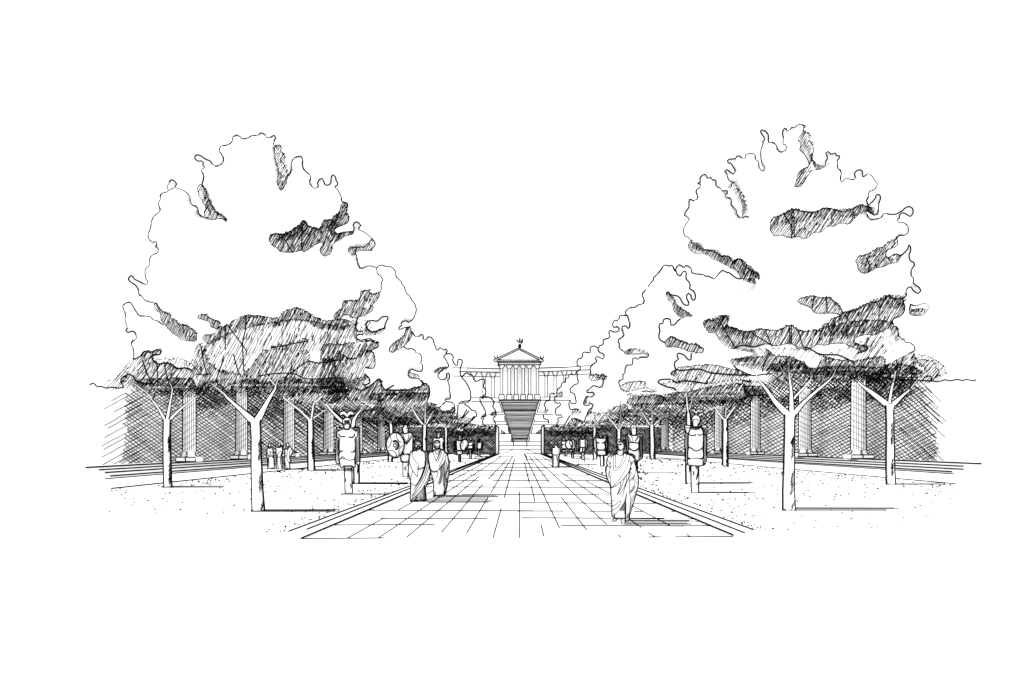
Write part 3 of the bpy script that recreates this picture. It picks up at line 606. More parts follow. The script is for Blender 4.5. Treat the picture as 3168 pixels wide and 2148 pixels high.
tree(88, 'J 1965,967,20 1972,760,17 1975,600,16 1970,490,17', ['J 1965,500,9 1850,400,4', 'J 1975,500,9 2005,430,5 2040,330,3'],
     [dict(poly='D 450,1300 1000,1330 1200,1400 1200,1500 700,1560 450,1500', R=20, grid=10, lines=['D 450,1300 700,1310 1000,1400 1200,1420'], scr=[('D 450,1300 1000,1330 1200,1400 1200,1575 450,1575', dict(sp=4.6, ang=52, w=2)), ('D 450,1400 1200,1430 1200,1600 450,1600', dict(sp=5.4, ang=-38, w=1.7))])],
     'small far tree whose thin trunk rises above the round shield', big, nmarks=4)
tree(84, 'P 712,850,15 710,780,14 710,600,13 705,485,13', ['P 700,495,8 620,400,5 560,330,3', 'P 716,485,6 760,420,4 795,380,2'],
     [dict(poly='P 560,290 700,330 850,380 1010,400 960,440 830,450 600,430', R=12, grid=8, lines=[], scr=[('P 430,200 620,330 790,340 850,380 920,360 1010,400 960,450 830,450 600,430 450,380', dict(sp=4.6, ang=50)), ('P 480,420 980,440 1000,470 700,500 480,490', dict(sp=4, ang=40, w=2)), ('P 560,290 760,320 760,420 560,400', dict(sp=5.5, ang=-40, w=1.5))]),
      dict(poly='D 1470,755 1530,757 1558,795 1550,830 1580,890 1603,893 1620,818 1660,828 1640,940 1665,1045 1740,1150 1768,1290 1700,1360 1820,1440 1835,1500 1780,1575 1500,1575 1500,900', fill=False,
       lines=['D 1440,793 1460,760 1530,757 1558,795 1550,830 1580,890 1603,893 1620,818 1660,828 1668,850 1640,940 1645,1010 1665,1045 1700,1085 1740,1150 1760,1200 1768,1290 1755,1315', 'D 1690,1357 1740,1390 1780,1430 1820,1440 1842,1480 1835,1500 1800,1530 1780,1560 1780,1535 1810,1500', 'D 1615,1365 1610,1450 1600,1540', 'P 965,265 900,370', 'P 990,280 915,370'],
       scr=[('D 1615,1350 1640,1330 1700,1320 1755,1312 1755,1335 1680,1360 1630,1365', dict(sp=3, ang=45, w=2.4, over=1))])],
     'pale outlined tree on the left overlapping the palace wing', big, nmarks=3)
tree(124, 'S 1178,1130,13 1190,900,12 1190,500,11 1185,290,11', ['S 1180,310,7 1120,200,4', 'S 1190,310,7 1240,200,4'],
     [dict(poly='P 730,470 900,440 1150,470 1300,490 1310,520 900,530 730,520', R=9, grid=8, scr=[('P 730,460 900,430 1050,450 1150,470 1310,480 1310,540 900,580 730,560', dict(sp=3.6, ang=48, w=2)), ('P 730,500 1310,510 1310,570 730,590', dict(sp=3.6, ang=-40, w=1.7))]),
      dict(poly='N 115,580 180,528 290,632 390,612 400,730 370,812 500,880 530,1050 525,1150 375,1155 335,860', fill=False,
       lines=['N 115,580 150,540 180,528 210,550 245,560 255,605 290,632 355,603 390,612 388,650 375,690 400,730 408,760 400,790 370,812 375,845 360,830', 'N 375,845 335,820 335,860 360,920 380,940 385,970 405,1000 395,1040',
              'N 380,1085 360,1120 375,1155 400,1180', 'N 340,822 440,822 490,860 510,880 490,940 520,980 530,1050 510,1065 490,1085 510,1110 525,1150'],
       scr=[('N 340,1080 360,1045 400,1045 400,1075 370,1085', dict(sp=3, ang=50, w=2.4)), ('N 455,1030 490,1010 525,1010 528,1045 480,1045', dict(sp=3, ang=50, w=2.4))])],
     'farthest left tree beside the gate pier, its thin outline crossing the terrace', big, nmarks=2)

# right side
CR1a = 'E 130,1085 120,1060 85,1045 72,1015 80,965 120,905 122,890 100,870 80,865 85,835 120,785 122,717 165,730 195,715 195,680 182,650 190,630 220,610 225,585 200,578 200,568 222,565 218,530 240,500 268,491 290,530 318,515 325,540 360,545 368,600 400,615 415,640 465,640 466,662 447,680 452,700 485,702 500,720 502,760 520,790 548,820 550,850 580,883'
CR1b = 'E 530,575 480,545 460,490 440,465 450,452 470,455 520,490 535,465 520,430 495,395 475,392 463,372 480,357 540,352 545,330 575,327 600,350 628,350 632,317 700,306 715,325 718,360 745,382 750,435 770,458 790,463 797,445 795,420 782,410 768,350 768,275 788,215 778,200 797,188 795,160 775,135 760,105 770,95 793,97 830,130 838,210 862,212 870,203 900,228 925,280 960,292 990,275 997,250 988,230 965,220 970,170 958,120 980,77 995,85 1003,105 1028,95 1045,67 1065,77 1095,52 1130,46 1165,60 1163,70 1148,72 1148,110'
CR1c = 'E 1330,428 1345,415 1345,375 1365,345 1348,300 1370,287 1397,313 1430,300 1450,325 1470,325 1475,340 1450,375 1452,405 1460,445 1482,458 1487,480 1480,545 1492,567 1525,535 1605,542 1615,525 1605,485 1635,455 1675,458 1685,515 1720,490 1750,495 1780,540 1810,575 1805,600 1775,635 1740,645 1730,670 1735,690 1715,730 1730,765'
CR1d = 'E 1720,785 1795,705 1800,680 1818,670 1843,697 1825,760 1815,850 1785,860 1720,820'
CR1e = 'E 1720,850 1735,885 1755,897 1790,895 1840,883 1875,843 1900,848 1975,850 2035,818 2060,795 2090,780 2130,800 2130,850 2108,873 2070,850 2035,838 2015,855 2010,885 1988,905 2003,925 2050,930 2085,960 2085,1020 2060,1038 2005,1045 1980,1070'
CR1f = 'E 2010,1230 2050,1200 2085,1160 2095,1125 2112,1145 2110,1190 2097,1215 2110,1270 2140,1280 2147,1310 2118,1350 2117,1405 2138,1430 2135,1465 2160,1490 2190,1510 F 2204,175 2180,200 2140,180 2120,150 2105,138 2075,160 2068,185 2075,215 2060,230 2030,240'
CR1g = 'F 2030,240 2050,290 2055,350 2020,400 1960,425 1945,460 1960,490 1990,500 2000,570 2015,600 2050,610 2060,640 2100,640 2140,670 2145,710 2100,730'
gbig = 'F 245,460 260,440 330,440 400,405 470,410 478,440 460,490 530,515 600,540 680,540 740,520 820,525 940,525 990,490 1050,490 1100,530 1180,540 1260,530 1315,535 1320,480 1370,465 1420,415 1460,410 1500,370 1560,360 1640,340 1700,295 1800,270 1850,260 1900,220 1950,245 2040,245 2050,290 2055,350 2020,400 1960,425 1945,460 1900,510 1800,560 1650,580 1600,640 1720,680 1700,715 1620,690 1500,645 1400,650 1330,665 1280,655 1200,700 1120,690 1060,660 1000,650 900,670 800,650 700,680 600,665 520,697 440,660 385,600 350,545 300,550'
estrip = 'E 110,1140 135,1085 160,1125 200,1130 230,1165 300,1180 370,1200 410,1230 480,1235 510,1280 560,1255 600,1270 610,1310 680,1360 740,1400 745,1440 710,1470 660,1460 590,1425 560,1370 500,1330 440,1300 390,1270 330,1250 290,1215 220,1200 170,1200'
cstrip = 'E 848,990 855,930 865,890 950,860 1000,825 1050,805 1100,820 1150,830 1250,835 1310,805 1390,798 1450,815 1510,830 1590,800 1650,770 1720,790 1750,800 1780,850 1720,820 1660,840 1600,900 1560,935 1480,930 1430,955 1360,960 1310,1010 1240,1015 1190,1060 1150,1072 1110,1050 1060,1060 1030,1065 960,1040 890,1045 865,1015'
dstrip = 'E 1620,1275 1650,1230 1700,1215 1760,1190 1810,1155 1850,1150 1920,1100 1985,1075 1995,1110 1970,1150 1930,1155 1890,1200 1900,1250 1950,1215 2010,1215 1995,1280 1930,1290 1870,1320 1800,1335 1740,1370 1700,1382 1650,1360 1635,1310'
CR1_poly = CR1a+' E 600,800 '+CR1b[2:]+' E 1230,300 1260,410 '+CR1c[2:]+' '+CR1d+' '+CR1e+' E 1960,1150 '+CR1f[2:]+' '+CR1g+' F 1900,830 1700,930 1200,930 900,900 700,900 520,850 480,800 700,740 520,697 385,600 300,550 245,460 600,200 700,105 E 590,1425 440,1300 290,1215 110,1140'
tree(22.5, 'K 302,1420,60 297,1200,54 303,900,50 305,650,46 308,470,48 318,425,48',
     ['K 285,440,34 160,310,22 60,170,14 -10,85,8 F 740,950,5 660,860,3 590,790,1.5', 'K 325,440,26 325,280,20 318,150,13 305,50,7 300,0,3 F 1025,740,1.2', 'K 345,440,28 450,320,17 560,220,14 680,120,10 750,50,4 800,-60,1.5',
      'K 335,290,14 430,190,10 520,90,6 540,40,3', 'F 1020,980,3 960,890,2.5 900,780,1.5'],
     [dict(poly=CR1_poly, lines=[CR1a, CR1b, CR1c, CR1d, CR1e, CR1f, CR1g, 'E 600,885 635,870 660,880', 'F 520,697 600,665 700,680 800,650', 'F 1150,680 1200,690 1240,715 1310,745 1450,750 1520,775 1590,810', 'F 520,845 560,880 690,935 780,925 860,920', 'F 1720,680 1725,700 1690,718 1630,735'],
       scr=[('E 475,610 480,585 515,580 545,620 590,680 615,730 632,790 630,840 600,885 597,830 580,760 555,690 520,640 500,615', dict(sp=5, ang=62, maxlen=22, over=6)), ('E 530,575 480,580 475,612', dict(sp=6)),
            ('E 1150,112 1180,118 1210,150 1200,190 1230,230 1238,290 1220,340 1240,390 1260,410 1325,420 1330,430 1270,450 1220,465 1190,500 1150,570 1110,600 1070,602 1085,550 1100,490 1120,460 1170,435 1200,410 1190,360 1140,290 1115,270 1130,210 1100,185 1125,140', dict(sp=5, ang=58, outline=2.2)),
            (cstrip, dict(sp=5.2, ang=56, w=1.8, outline=2)), ('E 848,990 865,890 950,860 1050,805 1150,830 1250,835 1310,805 1450,815 1590,800 1650,770 1750,800 1600,870 1400,880 1200,900 1050,930 900,960', dict(sp=7, ang=56, w=1.7)),
            (dstrip, dict(sp=4.4, ang=55, outline=2)), (estrip, dict(sp=4.6, ang=64, outline=2)), ('E 510,1300 560,1255 600,1270 740,1400 745,1440 660,1460 560,1370', dict(sp=6, ang=64)),
            ('F 1095,270 1120,240 1180,230 1250,222 1310,240 1370,232 1420,270 1470,310 1500,370 1480,390 1430,375 1350,375 1250,370 1210,320 1140,295', dict(sp=5, ang=58, outline=2)),
            (gbig, dict(sp=5.4, ang=60, outline=2)), ('F 1460,410 1560,360 1700,295 1900,220 2040,245 2040,320 1800,330 1650,400 1500,430 1400,480', dict(sp=6, ang=58)), ('F 245,460 400,405 470,410 460,490 600,540 700,540 700,600 500,560 350,540', dict(sp=6, ang=62)),
            ('F 1240,540 1620,450 1945,460 1900,510 1650,580 1500,600', dict(sp=7, ang=58)),
            ('F 540,720 900,690 1200,700 1310,745 1600,660 1750,600 1960,490 2000,580 2050,640 1900,760 1600,800 1300,800 900,760', dict(sp=15, ang=52, w=1.2, maxlen=70, over=2)),
            ('F 1650,640 1950,500 2000,600 1850,760 1600,780', dict(sp=8, ang=56, w=1.3, maxlen=80, over=2)),
            ('F 470,800 600,780 780,765 800,710 830,705 870,760 1000,765 1080,790 1150,850 1200,880 1300,860 1310,760 1400,790 1580,810 1640,800 1860,780 1860,960 1700,970 1200,965 900,950 860,900 700,870 600,850 500,835', dict(sp=4.8, ang=56, w=2)),
            ('F 830,870 1100,800 1200,880 1400,860 1860,880 1860,985 1200,985 880,1000', dict(sp=5, ang=48, w=2)), ('F 880,900 1200,890 1860,900 1860,985 1200,985 900,1040', dict(sp=6.5, ang=-35, w=1.6))]),
      dict(poly='F 2110,295 2160,310 2235,290 2275,315 2230,380 2180,395 2110,385 2100,350', R=12, grid=8, back=.9, lines=['F 2110,295 2160,310 2235,290 2275,315 2230,380 2180,395 2110,385 2100,350 2110,295', 'F 2100,350 2110,300'], scr=[('F 2110,385 2105,350 2180,335 2240,345 2220,385 2160,395', dict(sp=4, ang=62, over=1, maxlen=18))])],
     'large leafy tree at right front with its forked trunk on bare ground', big,
     twigs=['F 385,420 460,560 540,690', 'F 610,540 600,640', 'F 690,560 860,660', 'F 810,540 860,660', 'F 1020,490 1030,650', 'F 1040,490 1042,650', 'F 1105,540 1145,685', 'F 1365,470 1395,570 1370,665', 'F 1440,420 1400,560', 'E 960,835 1045,960', 'E 1045,805 1045,1070', 'E 1062,805 1066,1060', 'E 1066,1060 1140,970', 'E 1590,800 1610,890', 'F 1245,225 1225,330', 'F 1353,215 1362,370', 'F 805,790 780,900', 'F 1150,800 1210,960', 'F 1545,850 1600,960', 'F 1640,980 1590,800', 'F 1230,965 1310,790', 'E 1715,1240 1745,1330 1720,1382', 'E 680,1355 665,1460'], nmarks=26)
tree(37, 'K 1347,1158,42 1340,900,38 1338,600,34 1335,400,34 1338,340,44', ['K 1300,335,30 1180,240,23 1060,150,12 960,60,5', 'K 1330,320,17 1355,180,12 1385,80,8 1400,0,5 1480,-60,3', 'K 1370,335,26 1460,255,14 1545,180,8 1625,80,3', 'K 1548,180,4 1555,60,3 1580,-60,2'],
     [dict(poly='F 1800,800 1990,750 2060,700 2145,680 2140,760 2200,820 2260,880 2240,940 2140,960 1900,955 1700,940', R=25, grid=12,
       lines=['K 1700,60 1730,45 1770,60 1760,90 1830,105 1900,85 1960,95 2030,80 2080,92 2130,80 2180,95 2222,85', 'F 1600,880 1850,775 1990,765 2060,740 2140,720', 'F 1720,960 1760,925 1830,930 1900,960 2100,975 2320,985'],
       scr=[('F 1640,830 1860,780 1990,750 2060,700 2145,680 2140,720 2150,790 2250,800 2323,830 2323,985 1700,970', dict(sp=5, ang=50, w=1.9)), ('F 1700,860 2100,850 2180,960 1700,985', dict(sp=5, ang=44, w=2)),
            ('F 2100,760 2323,790 2420,900 2330,990 2100,980', dict(sp=7, ang=44, w=1.7, maxlen=50)), ('F 1700,900 2120,900 2120,1000 1700,990', dict(sp=6, ang=-38, w=1.6))])],
     'slender forked tree standing alone at far right by the colonnade steps', big, twigs=['F 1880,780 1935,980', 'F 1975,720 1990,900 1960,1000', 'F 2050,730 2000,950', 'F 2140,800 2105,1060'], nmarks=16)
CR3a = 'G 1180,415 1240,340 1250,300 1290,270 1375,160 1430,168 1460,158 1480,175 1505,230'
CR3b = 'G 1505,215 1515,200 1525,175 1555,150 1590,170 1612,190 1625,165 1645,162 1680,180 1705,215 1698,240 1750,262 1830,268 1865,290 1900,288 1945,310 1980,320 2040,245 2075,217 2130,248 2150,243 2200,285 2250,317 2300,318'
CR3c = 'G 1510,215 1530,265 1550,285 1570,282 1600,235 1620,226 1638,240 1637,320 1670,355 1685,400 1678,440 1725,465 1748,520 1740,575 1715,575 1700,555 1695,515 1665,493 1640,520 1645,560 1670,605 1665,635 1640,640 1600,620 1570,560 1530,525 1480,518 1440,505 1430,475 1405,480 1400,510'
CR3d = 'G 1570,800 1530,830 1500,870 1455,878 1450,810 1410,795 1365,810 1358,855 1315,860 1312,895 1323,940 1310,1000 1322,1050 1380,1085'
CR3e = 'G 1700,1210 1695,1290 1680,1297 1650,1280 1620,1240 1550,1210 1530,1225 1530,1250 1548,1280 1500,1320 1500,1370 1512,1405'
CR3f = 'G 1160,450 1115,490 1110,520 1132,570 1120,620 1060,635 1030,660 965,668 910,715 908,745 935,770 945,810 960,850 955,910 940,915 915,885 872,890 870,915 878,965 890,990 872,1020 825,1050 822,1075 835,1100 835,1150 890,1190'
CR3g = 'G 1190,1215 1183,1250 1165,1262 1080,1265 1060,1285 1020,1268 1000,1275 990,1350 935,1355 905,1400 905,1445 878,1475 882,1525 840,1540 830,1575 H 845,370'
tree(38, 'H 1668,1535,27 1662,1300,25 1668,1000,24 1666,800,22 1662,660,16', ['H 1668,800,16 1790,720,8 1870,675,6 1950,630,4', 'H 1662,680,14 1650,600,8 1640,480,5 1625,380,3', 'H 1660,700,9 1690,600,5 1720,480,3'],
     [dict(poly='G 1160,450 1290,270 1375,160 1460,158 1505,215 1555,150 1612,190 1645,162 1705,215 1830,268 1980,320 2075,217 2300,318 2300,1500 H 2323,500 1900,530 1400,560 950,560 935,480 1100,440 1240,445 1285,425 1160,350 G 1190,1215 1000,1150 890,1190 835,1150 822,1075 872,1020 870,915 960,850 908,745 965,668 1120,620 1132,570 1110,520', R=35, grid=16, front=.8,
       lines=[CR3a, CR3b, CR3c, CR3d, CR3e, CR3f, 'H 1300,310 1330,290 1400,285 1460,285', 'H 1300,310 1310,335 1360,355 1420,380 1480,390 1520,420', 'H 1470,290 1480,310 1520,325 1600,305 1700,310 1900,340', 'H 1512,160 1560,180 1640,175 1800,165 1950,210 2323,240', 'H 1465,240 1455,210 1480,190 1512,180'],
       scr=[('H 1455,220 1480,185 1515,180 1520,230 1490,255', dict(sp=4, ang=60, over=1, maxlen=18)), ('H 1480,290 1510,160 1700,130 1950,120 2323,200 2323,260 1800,330 1480,320', dict(sp=6.5, ang=60, w=1.9)),
            ('H 1330,340 1600,310 1900,330 2323,290 2323,400 1900,420 1600,440 1420,390', dict(sp=9, ang=52, w=1.6)), ('H 1330,480 1700,430 2000,370 2323,360 2323,560 1900,580 1400,580 1300,560', dict(sp=4.8, ang=52, w=2)),
            ('H 1500,500 2323,450 2323,580 1500,600', dict(sp=5.5, ang=-40, w=1.6)), ('H 930,570 950,520 1100,500 1250,480 1340,490 1400,580 1200,600 950,590', dict(sp=4.8, ang=52, w=2)), ('H 940,530 960,480 1230,470 1340,490 1250,520', dict(sp=9, ang=62, w=1.6)),
            ('G 1395,500 1420,475 1440,520 1500,575 1525,640 1600,690 1700,760 1715,780 1640,770 1600,800 1560,780 1500,720 1470,680 1465,620 1420,570', dict(sp=4, ang=64, w=1.9, over=3, maxlen=20)),
            ('G 1380,1080 1440,1020 1520,1045 1600,1080 1680,1110 1740,1100 1800,1140 1850,1170 1840,1205 1780,1210 1730,1195 1660,1190 1620,1160 1500,1140 1400,1135', dict(sp=4.4, ang=62, w=2, outline=1.8))])],
     'tall tree directly behind the near right armour trophy', big, nmarks=30)
tree(71, 'H 2105,1322,28 2105,1000,26 2103,800,22 2100,760,23', ['H 2090,775,13 2020,680,9 1960,590,6 1900,440,3', 'H 2112,765,13 2200,640,9 2270,560,5 F 560,1180,4', 'H 2103,770,8 2120,600,4 2125,500,3'],
     [dict(poly='F 0,890 200,860 350,860 500,885 670,935 760,990 820,1060 700,1090 500,1090 200,1080 0,1070', R=22, grid=12, front=.6,
       lines=['F 0,930 80,885 200,880 330,900 500,910 670,935', 'F 0,995 100,990 200,965 350,985 480,965 600,980 680,990', 'F 0,1050 150,1045 350,1030 500,1022 660,1035', 'F 100,1105 400,1105 700,1115 800,1110'],
       scr=[('F 0,880 200,850 350,850 500,880 670,935 600,960 300,990 0,1000', dict(sp=6.5, ang=60, w=1.8)), ('F 0,980 350,990 660,980 760,1000 850,1100 760,1130 500,1130 200,1120 0,1120', dict(sp=5.6, ang=54, w=1.9)), ('F 0,1060 500,1040 800,1040 850,1100 760,1150 300,1180 0,1180', dict(sp=5, ang=48, w=2)), ('F 0,1080 500,1060 820,1080 700,1160 0,1180', dict(sp=6, ang=-38, w=1.6))])],
     'narrow tree on the right just beyond the near armour trophy', big, twigs=['F 290,1000 300,1120 340,1220', 'F 425,1020 430,1180', 'F 510,1030 540,1180', 'F 80,1045 110,1200'], nmarks=12)
tree(62, 'H 835,1357,20 832,1100,18 830,880,18', ['H 820,890,11 740,780,6 600,650,3', 'H 840,885,8 880,810,4', 'H 830,890,5 850,720,3 850,540,2'],
     [dict(poly='G 890,1190 1000,1150 1190,1215 1183,1250 1000,1275 905,1400 830,1575 H 845,370 860,400 930,430 940,570 1000,580 900,650 800,700 640,640 500,700 455,700 470,655 520,600 480,575 410,590 403,570 440,490 495,500 535,465 460,450 447,440 448,415 475,410 530,360 595,383 640,340 630,290 480,240 G 490,1440 488,1390 555,1325 548,1275 570,1250 640,1283 655,1245 600,1205 580,1155 640,1110 642,1060 722,1015 712,980 735,940 832,945 830,915 770,905 757,880 760,845 785,815 835,800 845,762 935,770 960,850 870,915 890,990 822,1075 835,1150', R=25, grid=12, front=.7,
       lines=[CR3g, 'G 935,770 900,762 845,762 835,800 810,822 785,815 760,845 757,880 770,905 810,897 830,915 832,945 780,962 735,940 715,950 712,980 722,1015 700,1035 655,1045 642,1060 640,1110 605,1120 580,1155 582,1185 600,1205 635,1215 655,1245 640,1283 605,1265 570,1250 548,1275 562,1305 555,1325 510,1350 488,1390 492,1440 480,1465',
              'G 640,1530 H 640,340 630,370 595,383 530,360 500,380 475,410 448,415 447,440 460,450 510,445 535,465 495,500 440,490 420,540 403,570 410,590 440,600 480,595 475,573 500,578 520,600 505,630 470,655 455,700', 'H 940,570 935,475 960,460 1020,462 1100,440 1160,425 1240,445 1270,430'],
       scr=[('H 840,370 900,340 1000,320 1130,315 1160,350 1230,370 1285,420 1270,435 1150,390 1000,420 920,430 860,400', dict(sp=4.6, ang=60, outline=2.2)), ('G 890,1190 980,1155 1100,1100 1150,1130 1190,1170 1185,1215 1080,1220 910,1220', dict(sp=4.4, ang=56, outline=1.8)),
            ('H 470,240 500,235 640,240 690,260 680,290 640,280 560,300 510,305 480,285', dict(sp=4, ang=58, outline=2)), ('H 440,495 450,520 430,580 405,575 415,540', dict(sp=4, ang=60, outline=1.8, over=1)),
            ('H 930,570 950,520 1100,500 1340,490 1400,560 1200,620 950,590', dict(sp=4.6, ang=52, w=2)), ('H 450,660 480,640 500,690 660,690 800,610 900,600 950,700 850,780 500,770 460,730', dict(sp=4.8, ang=52, w=2)), ('H 660,700 900,680 860,790 600,780', dict(sp=5, ang=-35, w=1.6))])],
     'tree on the right rising directly behind the walking man', big, nmarks=6)
tree(106, 'H 1235,1238,24 1228,1000,22 1225,835,20', ['H 1212,850,10 1120,700,5 1040,590,3', 'H 1240,850,10 1330,760,4 1450,700,2', 'H 1228,850,6 1225,600,3'],
     [dict(poly='H 800,640 1050,590 1400,580 1700,600 1650,680 1400,740 1250,740 1000,740 800,720', R=15, grid=9, scr=[('H 700,640 900,600 1050,590 1400,580 1700,600 1650,700 1400,800 1250,780 1000,800 800,760', dict(sp=4.8, ang=50, w=2)), ('H 900,660 1700,620 1600,760 1350,820 900,800', dict(sp=5, ang=-38, w=1.7))])],
     'thin pale tree on the right in front of the colonnade between two trophies', big, nmarks=8)
tree(107, 'H 545,1242,16 540,1000,15 540,855,14', ['H 535,865,7 450,760,3', 'H 545,865,7 545,740,4 545,640,2', 'H 540,860,5 600,780,3'],
     [dict(poly='H 250,780 400,800 600,800 820,790 820,850 500,870 200,890', R=10, grid=8, scr=[('H 180,870 250,760 400,790 600,790 820,770 820,860 500,900 200,920', dict(sp=4.4, ang=50, w=2)), ('H 240,820 820,810 900,860 500,930 240,920', dict(sp=4.4, ang=-38, w=1.7))]),
      dict(poly='G 580,1150 485,1148 405,1200 330,1310 330,1490 H 245,405 310,510 232,575 345,660', fill=False,
       lines=['G 580,1150 530,1125 485,1148 487,1205 405,1200 397,1250 375,1275 345,1278 330,1310 330,1355 367,1372 367,1405 325,1440 335,1475 330,1490 343,1540 H 343,300 340,340 300,348 280,370 245,405 255,445 295,455 310,510 318,570 260,575 245,545 232,575 250,645 320,640 345,660', 'H 455,700 430,750 420,800'],
       scr=[('H 245,740 255,690 280,655 360,655 365,700 320,700 270,720', dict(sp=4, ang=56, w=1.8)), ('H 250,770 290,760 400,800 300,840 250,830', dict(sp=4, ang=52))])],
     'pale outlined tree on the right overlapping the palace wing', big, nmarks=3)
tree(129, 'T 620,955,16 622,600,15 625,250,13', ['T 620,260,8 560,120,4', 'T 630,260,8 700,120,4'],
     [dict(poly='H 0,870 100,860 200,870 520,870 520,910 0,900', R=7, grid=6, scr=[('H 0,860 100,850 200,860 520,860 520,930 0,920', dict(sp=3.5, ang=48, w=2)), ('H 0,880 520,880 520,960 0,950', dict(sp=3.6, ang=-40, w=1.7))]),
      dict(poly='H 255,230 185,320 95,410 65,560 135,590 70,670 155,740 85,860 0,700 0,480', fill=False,
       lines=['H 300,235 255,225 228,235 225,270 190,275 185,320 150,330 140,370 95,410 85,460', 'H 90,480 65,500 65,560 100,575 120,565 135,590 115,610 75,640 70,670 80,715 140,712 155,740 100,750 105,790 90,810 85,860', 'N 1190,840 1185,790 1205,775 1250,785', 'N 1185,840 1180,870 1145,870 1115,920 1135,950 1130,990', 'N 1110,1040 1105,1070 1120,1090 1160,1095 1175,1120 1165,1145', 'H 165,860 210,780 245,720'],
       scr=[('H 85,460 150,445 150,490 100,490', dict(sp=3.4, ang=56, w=2)), ('N 1130,985 1165,985 1155,1020 1135,1010', dict(sp=3, ang=56, w=2))])],
     'farthest right tree beside the gate pier, its thin outline crossing the terrace', big, nmarks=2)

GAIN = 1.4
# ================================================================ armour trophies on posts
def part(root, name, q, Y, R, depth=None, w=2.6, lines=(), lw=1.7, scr=(), parent=None, dy=0, sm=True, hat=()):
    m = MB(); p = t(q); front = (depth if depth else R*Y/F)
    s_ = Solid(m, p, Y+dy, front, R, grid=max(2.2, R/2.5), outline=w, sm=sm)
    for l in lines:
        l, ww = (l, lw) if isinstance(l, str) else l
        s_.line(t(l), ww)
    for q2, o in scr: s_.scribble(t(q2), **o)
    for q2, o in hat: s_.hatch(t(q2), **o)
    return m.build(name, parent or root)
def ell(k, cx, cy, rx, ry, n=14, rot=0):
    a = math.radians(rot)
    return k+' '+' '.join(f'{cx+rx*math.cos(i*2*math.pi/n)*math.cos(a)-ry*math.sin(i*2*math.pi/n)*math.sin(a):.1f},{cy+rx*math.cos(i*2*math.pi/n)*math.sin(a)+ry*math.sin(i*2*math.pi/n)*math.cos(a):.1f}' for i in range(n))
TG = 'armour trophies on wooden posts along the path'
def trophy(u, Y, label): return thing('armour_trophy', ((u-U0)*Y/F, Y, 0), label, 'statue', TG)
VL = dict(ang=88, sp=2.6, w=1.5, over=0)
# left 1
Y = 30.0; r = trophy(1078, Y, 'near left armour trophy with curled double crest and knotted round post')
part(r, 'post', 'Q 440,1050 455,1300 460,1515 583,1515 575,1300 570,1050', Y, 12, sm=False, lines=['Q 455,1285 465,1265 472,1290 465,1318 456,1300', 'Q 535,1385 565,1340', 'Q 550,1425 575,1390', 'Q 540,1380 560,1390 575,1360', 'Q 445,1080 455,1150 462,1090 472,1150 480,1090 490,1150 500,1090 510,1155 518,1090 530,1150 540,1090 550,1155 558,1090', 'Q 565,1100 572,1200'])
part(r, 'skirt', 'Q 378,822 385,1080 440,1068 500,1062 570,1062 628,1080 615,960 620,822', Y, 22, dy=-.1, lines=['Q 375,955 405,910 430,905 455,945', 'Q 375,950 410,935 480,955 550,970 620,940'])
part(r, 'breastplate', 'Q 330,590 325,500 350,492 400,455 430,440 455,462 500,466 530,455 560,425 600,465 630,487 668,480 662,590 625,605 618,820 500,832 430,822 385,826 365,800 365,605 330,600', Y, 26, dy=-.16,
     lines=[('Q 350,540 370,570 400,588 460,580', 2.8), ('Q 515,590 580,600 605,575 622,530', 2.8)])
part(r, 'helmet', 'Q 415,350 430,300 470,275 520,275 555,310 567,360 550,400 530,455 490,467 448,450 435,400', Y, 14, dy=-.2, lines=['Q 450,320 443,380 448,450', 'Q 530,318 535,390 527,450', 'Q 450,320 530,315', 'Q 463,325 460,400', 'Q 477,325 472,390', 'Q 490,325 490,385', 'Q 503,325 505,385', 'Q 517,325 520,395'])
part(r, 'crest', 'Q 378,250 370,210 400,175 440,166 470,180 492,203 520,175 560,166 600,195 607,245 590,238 570,235 535,240 515,268 480,272 460,265 435,232 400,240', Y, 7, dy=-.1, scr=[('Q 400,240 430,225 465,245 465,268 440,255', dict(sp=2.2, w=1.6, over=0, maxlen=14)), ('Q 520,250 560,232 600,245 570,275 530,265', dict(sp=2.2, w=1.6, over=0, maxlen=14))], lines=['Q 395,245 420,228 450,232 468,262', 'Q 515,255 540,232 570,240 605,248', 'Q 492,203 490,225'])
part(r, 'shoulder_piece', 'Q 330,440 415,438 405,475 350,495', Y, 6, dy=-.2, scr=[('Q 335,445 405,445 395,475 355,490', dict(sp=3, w=1.6, over=0, maxlen=10))])
part(r, 'shoulder_piece', 'Q 590,435 690,435 665,480 620,482', Y, 6, dy=-.2, scr=[('Q 600,440 680,440 655,475 625,478', dict(sp=3, w=1.6, over=0, maxlen=10))])
part(r, 'sleeve', lw=1.0, q='Q 318,605 365,607 372,800 385,1003 312,1000 312,800', Y=Y, R=6, lines=['Q 335,620 330,990', 'Q 350,620 352,1000', 'Q 342,640 345,900', 'Q 312,440 318,600'])
part(r, 'sleeve', lw=1.0, q='Q 612,605 690,440 695,600 703,1008 632,1005 622,800', Y=Y, R=8, dy=.05, lines=['Q 630,620 645,1000', 'Q 645,615 660,1000', 'Q 660,610 672,1000', ('Q 690,450 698,1000', 2), 'Q 680,600 685,1000'])
